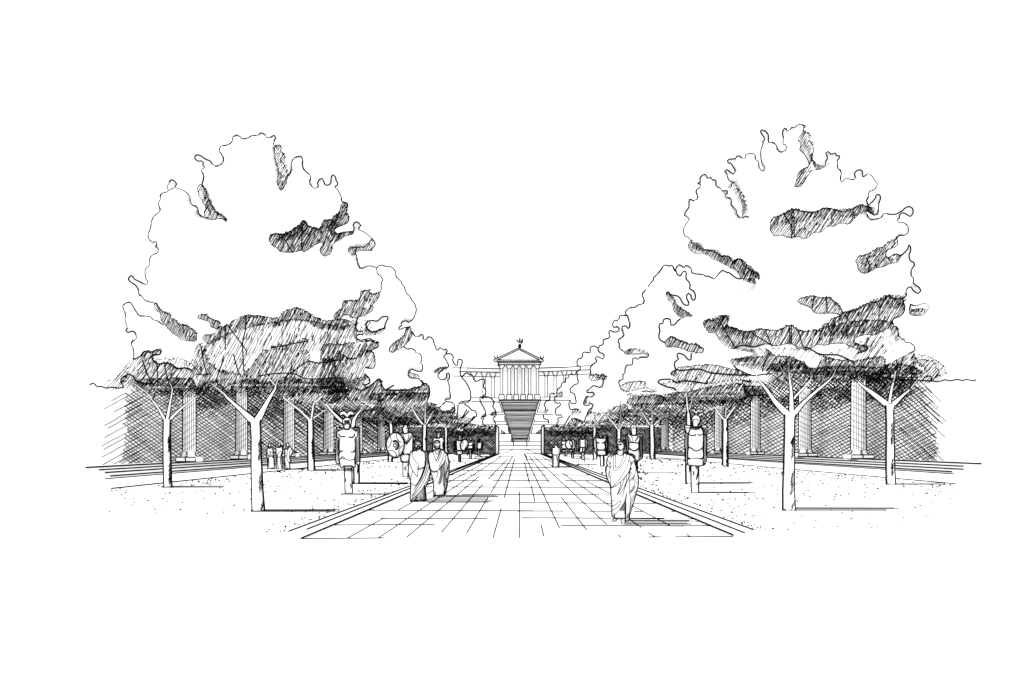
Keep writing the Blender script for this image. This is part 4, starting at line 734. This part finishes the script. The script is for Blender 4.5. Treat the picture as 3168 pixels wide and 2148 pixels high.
# left 2 with shield
Y = 45.5; r = trophy(1256, Y, 'left trophy with plain domed helmet and a large round shield')
part(r, 'post', 'P 182,900 183,1092 265,1092 262,900', Y, 10, sm=False, lines=['P 205,1000 200,970 215,965 222,990 212,1015', 'P 245,930 215,970', 'P 240,1040 240,1088', 'P 250,1030 252,1088'], scr=[('P 235,1040 262,1040 262,1090 238,1090', dict(sp=3, over=0))])
part(r, 'skirt', 'P 168,805 160,900 200,905 262,908 268,805', Y, 14, dy=-.05, lines=[f'P {x},812 {x-5},900' for x in range(175, 265, 11)], lw=1.6)
part(r, 'breastplate', 'P 155,562 185,548 215,556 255,545 305,570 303,700 298,812 230,808 190,805 185,700', Y, 18, dy=-.1, lines=['P 158,565 190,630 222,690', 'P 178,550 200,620 225,672', 'P 258,548 248,620 220,680', 'P 305,572 270,640 225,692', 'P 290,560 262,630 228,682'])
part(r, 'helmet', 'P 182,522 180,490 195,462 215,450 240,462 250,490 247,522 238,555 210,562 190,555', Y, 9, dy=-.12, lines=['P 183,522 240,525', 'P 195,465 200,480', 'P 235,465 228,500', 'P 245,480 238,505', 'P 188,530 190,552'])
part(r, 'shoulder_piece', 'P 306,595 330,600 328,640 310,642', Y, 3)
q = ell('Q', 1275, 720, 148, 205)
part(r, 'shield', q, Y, 34, depth=.25, dy=-.5, w=3, lines=['Q 1180,555 1208,620 1200,700 1160,765', 'Q 1290,535 1295,590 1330,650 1380,678', 'Q 1345,910 1335,840 1350,770 1400,730', 'Q 1175,810 1230,810 1280,850 1298,920', ('Q 1235,665 1280,650 1320,680 1335,730 1310,780 1275,795', 4.5), (ell('Q', 1270, 725, 28, 30, 10)+' 1298,725', 2)])
# left 3
Y = 64.; r = trophy(1357, Y, 'left trophy mostly hidden behind the second bearded man in the toga')
part(r, 'post', 'P 600,780 600,976 640,976 640,780', Y, 5, sm=False)
part(r, 'breastplate', 'P 555,622 600,614 650,605 682,620 675,700 668,800 560,790', Y, 14, lines=['P 668,660 672,740'])
part(r, 'helmet', 'P 592,590 595,560 605,545 630,545 642,565 640,595 630,612 605,612', Y, 6, dy=-.1, lines=['P 608,560 606,605', 'P 625,560 628,605', 'P 608,560 625,560'])
part(r, 'crest', 'P 578,520 600,500 618,516 638,498 657,518 650,532 630,528 617,545 603,528 585,532', Y, 4, dy=-.1)
part(r, 'sleeve', 'P 668,640 690,630 695,760 675,790', Y, 3, lines=['P 675,650 680,770', 'P 683,650 687,760'])
# left 4, 5, 6
Y = 86.5; r = trophy(1422, Y, 'far left trophy with an oval shield tilted across its chest')
part(r, 'post', 'S 488,1115 490,1420 592,1420 592,1115', Y, 4, sm=False, lines=['S 540,1130 540,1400', 'S 560,1130 565,1400'], w=2.6)
part(r, 'skirt', 'S 435,950 640,960 645,1060 600,1120 520,1125 410,1130 440,1060', Y, 6)
part(r, 'breastplate', 'S 410,560 500,555 640,560 640,940 520,962 430,930', Y, 8, dy=-.1, w=2.8)
part(r, 'helmet', 'S 470,480 490,400 550,350 610,400 650,480 640,545 560,562 490,550', Y, 6, dy=-.2, lines=['S 515,440 515,540', 'S 570,440 575,550', 'S 515,440 610,430', 'S 620,440 615,540'])
part(r, 'spear', 'S 335,570 365,565 362,1010 318,1010', Y, 1.5)
part(r, 'shield', ell('S', 728, 740, 160, 228, 14, 14), Y, 12, depth=.3, dy=-.4, w=3, lines=[('S 680,600 685,680 660,760 610,820', 1.4), 'S 880,690 800,790 750,900', 'S 850,800 760,920'])
Y = 105.; r = trophy(1456, Y, 'middle one of the three far left trophies, bare headed with one sleeve')
part(r, 'post', 'S 935,900 945,1292 1020,1292 1008,900', Y, 3, sm=False)
part(r, 'skirt', 'S 880,895 960,880 1060,890 1055,1080 1010,1085 1000,920 940,925 930,1085 895,1080', Y, 3, lines=['S 1035,900 1040,1070'])
part(r, 'breastplate', 'S 895,610 950,640 1040,612 1085,650 1060,700 1062,880 960,875 880,900 868,800 890,700', Y, 7, dy=-.1, lines=[('S 890,768 955,768', 2.4), ('S 970,755 1020,755 1060,710', 2.4)])
part(r, 'helmet', ell('S', 980, 495, 46, 58, 10), Y, 3.5, dy=-.1)
part(r, 'sleeve', 'S 1075,600 1140,598 1135,850 1125,960 1080,1000 1095,760', Y, 2.5)
Y = 128.; r = trophy(1482, Y, 'farthest left trophy with crested helmet nearest the gate pier')
part(r, 'post', 'S 1270,900 1280,1200 1368,1200 1350,900', Y, 3, sm=False, lines=['S 1330,920 1345,1190', 'S 1355,1000 1358,1190'])
part(r, 'breastplate', 'S 1250,625 1310,642 1420,615 1415,780 1405,870 1340,900 1260,898', Y, 6, dy=-.1)
part(r, 'helmet', 'S 1270,560 1300,480 1330,500 1330,590 1290,600', Y, 2, dy=-.1, scr=[('S 1285,520 1325,500 1325,590 1295,590', dict(sp=1.6, w=1.8, over=0))])
part(r, 'sleeve', 'S 1180,650 1225,615 1265,650 1245,800 1245,930 1215,955 1185,930', Y, 2.5)
part(r, 'sleeve', 'S 1425,640 1462,610 1465,780 1455,900 1408,925 1412,780', Y, 2)
# right 1
Y = 30.4; r = trophy(2149.5, Y, 'near right armour trophy with leaf crest, round collar and long skirt')
part(r, 'post', 'O 1478,600 1483,992 1585,992 1587,600', Y, 12, sm=False, lines=['O 1500,700 1512,690 1522,720 1512,748 1500,735', 'O 1508,705 1512,735', 'O 1575,640 1570,760 1552,810', 'O 1540,625 1545,655', 'O 1555,622 1558,670', 'O 1570,620 1575,700', 'O 1570,700 1550,800', 'O 1550,880 1580,840', 'O 1575,860 1580,980'])
part(r, 'skirt', 'O 1440,512 1447,622 1480,616 1560,624 1655,612 1650,560 1642,512', Y, 20, dy=-.05, lines=['O 1447,520 1450,540', 'O 1632,520 1645,610'])
part(r, 'breastplate', 'O 1480,85 1465,130 1442,200 1440,400 1440,516 1540,520 1642,512 1640,380 1648,190 1625,120 1605,80 1590,112 1540,128 1500,115', Y, 24, dy=-.12,
     lines=[('O 1455,198 1490,212 1530,208 1548,190', 2.6), ('O 1570,195 1600,208 1645,185', 2.6), ('O 1442,370 1480,378 1510,405 1550,420 1600,405 1640,368', 2.8)])
part(r, 'collar', 'O 1478,82 1500,112 1540,128 1590,114 1612,80 1595,85 1575,103 1540,108 1505,95 1490,75', Y, 3, dy=-.35)
part(r, 'helmet', 'H 1700,800 1705,750 1735,718 1775,718 1805,750 1805,800 1785,830 1778,855 1720,855 1712,820', Y, 11, dy=-.2, lines=['H 1722,765 1720,850', 'H 1778,765 1776,850', 'H 1722,765 1778,768', 'H 1707,760 1700,800', 'H 1712,780 1716,810', 'H 1798,770 1795,815'])
part(r, 'crest', 'H 1672,682 1680,655 1720,638 1745,652 1752,668 1765,652 1790,642 1830,648 1843,690 1815,680 1790,690 1770,692 1768,715 1742,715 1740,692 1715,680 1695,672', Y, 6, dy=-.05, lines=['H 1700,655 1725,668 1745,700', 'H 1825,655 1790,662 1765,690', 'H 1752,668 1750,700'])
part(r, 'shoulder_piece', 'O 1395,75 1475,80 1478,140 1460,172 1405,170', Y, 7, dy=-.05, lines=['O 1395,95 1440,108 1470,100', 'O 1410,110 1412,168'])
part(r, 'shoulder_piece', 'O 1615,78 1690,75 1688,180 1650,185 1645,120', Y, 7, dy=-.05, lines=['O 1612,95 1650,105 1690,95', 'O 1665,110 1660,180', 'O 1678,110 1675,180'])
part(r, 'sleeve', 'O 1402,175 1440,180 1440,350 1445,575 1405,580 1395,400', Y, 5, lw=1.1, lines=['O 1415,200 1410,560', 'O 1428,200 1425,570', ('O 1398,380 1400,570', 3)])
part(r, 'sleeve', 'O 1652,185 1688,190 1692,350 1695,480 1675,590 1655,585 1648,380', Y, 5, lw=1.1, lines=['O 1660,200 1660,560', 'O 1672,200 1675,560', ('O 1690,300 1688,480', 3), 'O 1682,200 1682,560'])
# right 2
Y = 45.5; r = trophy(1960, Y, 'right trophy with pointed face helmet standing behind the walking man')
part(r, 'post', 'O 700,540 705,777 757,777 755,540', Y, 6, sm=False, lines=['O 735,560 745,770', 'O 745,560 750,770', 'O 725,560 735,770'])
part(r, 'skirt', 'O 640,382 710,410 775,378 782,550 745,558 722,552 700,470 632,455', Y, 14, lines=['O 650,385 650,450', 'O 665,395 665,460', 'O 685,405 684,470', 'O 700,410 700,500', 'O 725,408 728,545', 'O 745,400 748,550', 'O 760,392 764,545', 'O 632,385 640,460'])
part(r, 'breastplate', 'O 615,195 680,200 705,210 750,200 792,188 782,260 772,310 770,380 710,412 640,380 638,300', Y, 16, dy=-.1, lines=['O 620,208 650,260 672,300', 'O 650,195 690,250 695,300', 'O 790,198 750,260 722,292', 'O 762,192 745,250 722,290', ('O 638,302 700,305 772,312', 2.6)])
part(r, 'helmet', 'O 655,120 665,80 695,52 725,65 745,110 743,160 730,205 680,202 660,155', Y, 10, dy=-.15, lines=['O 700,55 702,110', 'O 675,115 675,150 680,200', 'O 735,115 735,160 730,200', 'O 668,115 690,105 715,105 740,118', 'O 725,70 738,100'])
part(r, 'sleeve', 'O 598,215 635,198 632,300 628,440 612,430 600,330', Y, 4, lw=1.1, lines=['O 612,215 615,400', 'O 604,260 608,400'])
part(r, 'sleeve', 'O 790,192 820,215 822,400 822,512 785,522 782,380', Y, 5, lw=1.1, lines=['O 798,215 800,510', 'O 808,220 810,512', 'O 790,220 792,510', ('O 820,230 820,505', 3)])
# right 3
Y = 68.; r = trophy(1861, Y, 'headless right trophy with broad square breastplate and pleated skirt')
part(r, 'post', 'T 1820,900 1830,1325 1972,1325 1962,900', Y, 6, sm=False, lines=['T 1925,930 1930,1310', 'T 1945,930 1955,1310', 'T 1850,930 1845,960'], w=2.6)
part(r, 'skirt', 'T 1700,690 1860,730 2010,690 2022,905 1900,915 1780,940 1705,930', Y, 12, lines=[f'T {x},735 {x+5},925' for x in (1735, 1780, 1850, 1865, 1920, 1970, 1990)], lw=2)
part(r, 'breastplate', 'T 1650,262 1750,285 1860,300 1960,298 2045,275 2020,400 1985,480 1995,680 1880,732 1760,722 1710,690 1690,500 1665,340', Y, 14, dy=-.1, lines=[('T 1690,458 1740,472 1790,470', 3), ('T 1880,465 1960,468 2010,410', 3)])
part(r, 'collar', 'T 1645,238 1740,225 1800,265 1860,285 1930,250 2030,215 2050,270 1960,298 1860,302 1750,285', Y, 3, dy=-.25)
part(r, 'neck', 'T 1803,190 1880,190 1882,272 1803,268', Y, 3)
part(r, 'sleeve', 'T 1640,250 1592,360 1590,500 1600,620 1640,820 1700,850 1692,600 1665,340', Y, 5, lines=['T 1615,690 1645,660'])
part(r, 'sleeve', 'T 2045,275 2085,225 2112,420 2100,700 2095,890 2015,920 2010,600', Y, 5, lines=['T 2040,300 2045,900', 'T 2065,300 2070,900', ('T 2090,260 2092,880', 3), 'T 2025,420 2025,900'])
# right 4,5,6
Y = 100.; r = trophy(1803, Y, 'right trophy with dark curled crest between the headless one and the round shield')
part(r, 'post', 'T 1155,800 1158,1085 1262,1085 1240,800', Y, 3.5, sm=False, lines=['T 1205,960 1215,920 1240,900'], w=2.6)
part(r, 'skirt', 'T 1100,625 1270,625 1290,700 1250,800 1170,822 1088,810', Y, 6, lines=['T 1175,680 1170,800', 'T 1205,650 1200,800', 'T 1245,640 1245,790', 'T 1280,700 1285,790'])
part(r, 'breastplate', 'T 1105,335 1190,355 1290,330 1275,450 1278,622 1110,625 1100,480', Y, 7, dy=-.1, w=2.6)
part(r, 'helmet', 'T 1165,215 1200,180 1250,200 1258,290 1205,342 1175,310', Y, 3.5, dy=-.1, scr=[('T 1195,190 1250,200 1255,290 1215,320', dict(sp=1.8, w=1.8, over=0))])
part(r, 'crest', 'T 1160,185 1220,145 1290,150 1320,220 1290,230 1250,190 1210,185', Y, 2, dy=-.05)
part(r, 'sleeve', 'T 1042,400 1100,345 1102,500 1095,745 1042,745 1045,560', Y, 2.5)
part(r, 'sleeve', 'T 1285,345 1350,340 1352,520 1340,680 1300,705 1290,560', Y, 2.5)
Y = 110.; r = trophy(1770.6, Y, 'right trophy half covered by a large round shield')
part(r, 'post', 'T 785,780 792,1032 872,1032 852,780', Y, 3, sm=False, lines=['T 815,820 800,1000'])
part(r, 'skirt', 'T 720,700 800,690 890,665 905,780 790,798 718,792', Y, 4, lines=['T 815,700 820,780', 'T 845,690 850,780', 'T 880,680 885,780'])
part(r, 'breastplate', 'T 755,375 880,365 905,480 905,660 720,700 740,500', Y, 6, dy=-.1)
part(r, 'neck', 'T 770,275 835,275 838,370 765,370', Y, 2.5)
part(r, 'sleeve', 'T 895,390 955,430 968,560 965,740 915,740 905,560', Y, 2.5, w=2.6)
part(r, 'shield', ell('T', 708, 530, 136, 168, 14), Y, 11, depth=.3, dy=-.4, w=3, lines=['T 760,385 725,430 725,465', 'T 690,480 740,500 752,540 740,585', 'T 780,385 820,440 838,520', ('T 780,570 790,610 825,622', 3)])
Y = 130.; r = trophy(1747, Y, 'farthest right trophy with short skirt, left of the round shield')
part(r, 'post', 'T 520,790 530,965 592,965 582,790', Y, 2.5, sm=False)
part(r, 'skirt', 'T 440,690 520,725 605,690 600,750 590,795 470,795', Y, 4, w=3)
part(r, 'breastplate', 'T 430,412 500,418 590,400 610,540 605,665 520,690 450,655 435,540', Y, 6, dy=-.1, lines=[('T 455,520 490,530 530,522', 2.6)])
part(r, 'helmet', 'T 432,300 520,280 555,330 545,395 490,405 440,380', Y, 3, dy=-.1, scr=[('T 435,310 480,300 480,390 440,380', dict(sp=1.8, w=1.8, over=0))])

# ================================================================ people
GAIN = 1.22
def person(u, Y, label, group=None): return thing('person', ((u-U0)*Y/F, Y, 0), label, 'person', group)
# right: walking man
Y = 18.4; r = person(1920, Y, 'young man with short dark hair in a draped toga walking alone on the path')
part(r, 'body', 'O 470,330 472,292 500,268 560,272 588,300 593,345 575,372 565,420 568,450 640,480 685,560 700,700 680,900 640,1100 620,1320 588,1340 586,1395 562,1418 540,1408 530,1380 526,1335 500,1330 462,1365 430,1376 405,1368 408,1348 440,1332 430,1100 400,800 372,600 392,500 470,455 482,415 490,398 478,365', Y, 38, depth=.13, w=2.4,
     lines=[('O 474,330 498,327', 3.4), ('O 510,331 540,325', 3.6), ('O 514,338 532,335', 2.6), ('O 496,332 487,362 492,372 502,371', 2.4), ('O 490,393 514,395', 2.8), ('O 475,365 490,395 515,418 545,405 575,370', 2.6), 'O 485,412 480,450', 'O 562,405 562,445', 'O 475,450 505,478 540,478 562,465', 'O 575,335 585,350 575,368'])
part(r, 'hair', 'O 468,318 472,290 500,262 530,258 560,264 590,290 600,335 588,362 572,352 568,325 548,295 520,296 495,300 478,300', Y, 9, depth=.08, dy=-.11, w=2.6, scr=[('O 540,268 590,290 598,340 585,358 570,340 552,295', dict(sp=2.0, w=3, over=0, maxlen=10, ang=75)), ('O 480,285 520,265 545,275 530,295', dict(sp=2.8, w=2.4, over=0, ang=40))], parent=None)
part(r, 'toga', 'O 352,500 400,465 470,450 500,478 540,478 568,442 640,462 690,490 722,540 712,560 732,620 755,700 768,790 765,880 740,980 700,1130 655,1270 635,1362 600,1370 582,1325 530,1336 460,1335 408,1310 405,1180 400,1100 392,1000 388,905 370,860 340,780 320,700 322,640 345,610 332,582 342,530', Y, 60, depth=.2, dy=0, w=3,
     lines=['O 430,465 428,600 437,690 500,655 560,590 600,500 612,455', 'O 458,465 458,655 500,625 540,560 560,490 570,450', 'O 405,490 390,560 380,650 385,780 398,920', 'O 398,922 470,850 540,760 600,650 640,540 655,480',
            'O 400,922 470,885 530,830 610,740 660,650 680,570', 'O 585,760 560,850 520,940 475,1025', 'O 610,745 600,840 560,930 505,1018', 'O 530,840 520,900 480,1000', 'O 645,680 640,760 590,900 545,1045', 'O 612,975 600,1060 590,1150 592,1320', 'O 600,1060 597,1320',
            'O 605,1000 570,1120 480,1250 415,1300', 'O 405,1095 450,1080', 'O 405,1165 440,1155 490,1115 515,1080', 'O 410,1225 460,1195 520,1140 528,1090', 'O 580,1110 582,1320', 'O 525,1180 525,1240', 'O 540,1165 540,1230', 'O 555,1150 555,1235', 'O 568,1125 568,1230',
            'O 640,540 660,570 660,605', 'O 720,545 690,560 665,580', 'O 732,610 730,700 690,780 640,835', 'O 690,575 650,660 640,730 642,830 650,950 645,1010 665,1060 650,1200 635,1350', 'O 332,582 360,630 385,648 400,615', 'O 350,540 385,610', 'O 372,690 360,730 372,785',
            'O 715,750 740,860', 'O 700,770 715,880', 'O 655,985 700,900 725,885 722,910 690,960 655,985', 'O 345,610 330,690', 'O 480,1050 490,1048', ('O 412,1312 470,1336 530,1336 580,1326', 2.8)],
     scr=[('O 645,680 680,640 665,770 648,800', dict(sp=3, w=1.8, over=0, ang=70, maxlen=14)), ('O 655,985 700,900 722,890 690,960', dict(sp=3, w=1.8, over=0, ang=60, maxlen=12)), ('O 665,1060 700,1000 735,960 690,1130 655,1260 648,1200', dict(sp=4.2, w=1.8, over=0, ang=65, maxlen=18)), ('O 655,820 700,770 660,920', dict(sp=6, w=1.4, over=0, ang=75, maxlen=20))])
# left pair
PG = 'two men in togas strolling side by side on the path'
Y = 25.7; r = person(1292, Y, 'man with round dark beard and one arm folded in his toga', PG)
part(r, 'body', 'P 330,700 331,662 345,648 380,645 400,660 403,705 397,738 410,765 460,800 490,900 500,1000 450,1150 460,1340 485,1370 487,1392 435,1390 418,1375 400,1360 350,1375 340,1390 300,1392 285,1385 300,1340 300,1150 270,1000 285,850 300,780 348,760 345,742 335,722', Y, 30, depth=.13, w=2.2,
     lines=[('P 338,690 356,691', 3.2), ('P 374,690 390,691', 3.2), ('P 364,695 362,708', 2), ('P 358,716 372,711 388,716', 3.6), ('P 360,718 358,735 368,748 382,748 390,735 388,718', 5), ('P 300,1390 350,1378', 2.6)])
part(r, 'hair', 'P 328,692 330,660 345,647 380,643 402,658 405,690 398,672 385,662 350,662 338,670', Y, 3, depth=.06, dy=-.1, w=2, scr=[('P 332,672 345,650 380,645 402,662 398,672 350,662', dict(sp=2.4, w=1.8, over=0, maxlen=8))])
part(r, 'toga', 'P 292,765 350,752 358,785 375,795 398,785 410,757 450,770 483,790 492,850 510,950 520,1030 500,1130 462,1210 466,1300 470,1375 440,1378 400,1380 350,1385 275,1388 275,1250 275,1150 260,1090 245,1030 250,950 260,860 275,780', Y, 45, depth=.22, w=2.8,
     lines=['P 345,760 358,785 375,795 400,780 412,757', 'P 295,765 305,850 345,905 378,940 368,1000 358,1092', 'P 255,880 290,990 330,1050 358,1092', 'P 345,975 400,980 445,960', 'P 350,995 400,995 440,975', 'P 275,1155 330,1195 390,1110 440,980 455,900 448,770',
            'P 300,1020 285,1070 275,1130', 'P 470,790 468,920 410,1100 310,1250', 'P 483,800 480,940 430,1100 290,1320', 'P 500,960 450,1120 380,1230 290,1340', 'P 515,1030 460,1170 370,1290 280,1375', 'P 455,780 458,930 400,1100 330,1200', ('P 445,1190 452,1280 468,1370', 3.4),
            'P 345,1330 345,1380', 'P 360,1310 362,1382', 'P 380,1290 380,1380', 'P 398,1270 400,1378', 'P 415,1250 418,1376', 'P 430,1230 434,1374', 'P 442,1215 450,1372', ('P 275,1386 330,1375 400,1380 470,1362', 2.6)],
     scr=[('P 290,1385 330,1330 350,1330 345,1385', dict(sp=3, w=1.9, over=0, maxlen=14, ang=50))])
Y = 27.9; r = person(1353, Y, 'smiling man with dark chin beard in a pleated toga with his shoes showing', PG)
part(r, 'body', 'P 562,690 565,660 580,645 610,641 632,655 638,690 632,725 640,745 690,780 725,900 720,1050 695,1290 690,1325 680,1338 650,1340 640,1325 632,1332 590,1345 552,1336 550,1318 575,1300 565,1120 540,1000 510,880 530,800 580,750 570,722', Y, 28, depth=.13, w=2.2,
     lines=[('P 578,676 585,671 594,675', 3), ('P 606,673 614,670 622,675', 3), ('P 599,680 597,696 604,698', 1.6), ('P 566,700 573,730 588,745 603,749 620,742 632,722 637,695', 4.6), ('P 585,712 600,722 616,712', 1.8), ('P 566,664 572,652 585,646 610,643 632,655 637,668', 4.4), ('P 550,1322 590,1312 630,1318 620,1335 585,1343 552,1335', 3.4), ('P 648,1326 665,1308 685,1316 682,1335 652,1338', 3)])
part(r, 'toga', 'P 545,772 578,748 602,760 640,740 690,765 715,800 740,860 751,920 748,1000 745,1060 735,1100 728,1180 712,1250 705,1300 640,1308 558,1305 555,1200 545,1110 520,1030 500,940 485,820 508,787', Y, 42, depth=.22, w=2.8,
     lines=['P 545,775 570,840 585,893 630,790 640,745', 'P 572,755 598,820 625,765', 'P 650,750 620,830 588,895', 'P 665,755 635,850 602,915', 'P 690,775 662,880 620,965', 'P 705,820 690,900 620,990', 'P 505,970 540,1015 590,1015 640,985 690,900', 'P 512,1000 550,1030 612,1022',
            'P 545,775 500,800 495,900', 'P 612,1030 603,1075 586,1095', 'P 640,990 640,1080 610,1170', 'P 655,975 652,1080 620,1190', 'P 668,955 668,1060 640,1170', 'P 680,930 685,1060 672,1150', 'P 692,900 697,1000 690,1150 690,1300', 'P 700,880 722,960 712,1030 700,1040', 'P 725,860 740,930 705,1080 712,1150 695,1290', 'P 680,1150 682,1300'],
     scr=[('P 700,1060 745,940 746,1060 728,1150 710,1100', dict(sp=3.6, w=1.8, over=0, maxlen=16, ang=55)), ('P 695,1100 728,1120 722,1200 700,1260', dict(sp=4, w=1.8, over=0, maxlen=16, ang=60))])
# far right standing figure on the path
Y = 64.; r = person(1719, Y, 'small dark haired figure in a long robe at the right edge of the path')
part(r, 'body', 'T 190,480 205,440 240,430 285,455 288,520 262,575 300,620 340,750 330,1000 325,1360 240,1372 120,1375 115,1000 110,750 150,640 205,575', Y, 10, depth=.15, w=2.4, lines=['T 205,520 265,522'], scr=[('T 195,470 240,435 285,465 285,500 200,500', dict(sp=2, w=1.8, over=0, maxlen=8)), ('T 205,525 270,525 245,570', dict(sp=2, w=1.8, over=0, maxlen=6))])
part(r, 'robe', 'T 98,640 150,612 225,655 310,608 355,640 390,700 380,860 350,1000 345,1350 240,1370 102,1382 100,1000 72,850 80,720', Y, 12, depth=.22, w=2.4,
     lines=['T 150,620 185,655 230,658 310,612', ('T 120,880 160,905 215,912 270,900 300,868', 2.6), 'T 145,930 150,1350', 'T 105,650 110,850 105,1000', 'T 335,640 340,850 325,1000', 'T 245,930 290,1150 340,1290', 'T 290,950 340,1060', 'T 100,1325 160,1340 240,1345'],
     scr=[('T 250,940 340,1060 345,1300 260,1350 255,1100', dict(sp=3.6, w=1.5, over=0, maxlen=14, ang=-60))])
# three conversing on the left
GAIN = 1.15
TGp = 'three people talking by the left colonnade steps'
Y = 60.
r = person(836, Y, 'leftmost of the three small robed people with arm bent across the chest', TGp)
part(r, 'body', ell('R', 412, 462, 52, 68).replace('R ', 'R ')+' ', Y, 4.2, depth=.1, w=3)
part(r, 'robe', 'R 335,560 370,560 410,578 500,552 530,620 552,720 548,900 580,1000 590,1335 500,1330 390,1380 345,1370 340,1100 315,900 322,620', Y, 9, depth=.2, w=3, lines=['R 415,680 440,800 500,860 545,862', 'R 415,680 470,725 545,745', 'R 335,760 395,870 540,890', 'R 380,900 395,1350', 'R 360,900 350,1340'], scr=[('R 350,820 430,860 400,920', dict(sp=1.8, w=2, over=0)), ('R 420,1345 520,1310 620,1350 500,1370', dict(sp=1.8, w=2, over=0))])
r = person(864, Y, 'middle of the three small robed people with dark hair', TGp)
part(r, 'body', ell('R', 775, 435, 50, 70), Y, 4.2, depth=.1, w=3)
part(r, 'robe', 'R 658,510 720,545 780,552 850,510 890,570 897,720 872,860 900,1000 905,1350 680,1350 665,1100 690,900 655,760', Y, 9, depth=.2, w=3, lines=['R 710,860 750,740 820,695 880,715', 'R 700,900 760,905 820,910', 'R 710,860 700,1000 740,1340', 'R 870,740 820,900 830,1150 870,1330'], scr=[('R 850,850 880,830 900,1100 890,1320 860,1250 835,1100', dict(sp=2.6, w=1.8, over=0, maxlen=12, ang=70))])
r = person(890, Y, 'rightmost of the three small robed people with a long fold over the arm', TGp)
part(r, 'body', ell('R', 1090, 450, 55, 80), Y, 4.6, depth=.1, w=3)
part(r, 'robe', 'R 985,575 1050,605 1110,590 1170,500 1240,580 1292,680 1250,800 1190,880 1170,960 1222,1070 1160,1110 1178,1335 1060,1345 980,1345 975,1000 985,800', Y, 9, depth=.2, w=3, lines=['R 1150,530 1080,650 1060,850 1070,1000 1130,1120 1222,1070', 'R 1240,600 1170,700 1150,850 1170,960', 'R 980,860 1050,860', 'R 985,1000 1010,1200 1060,1340'])
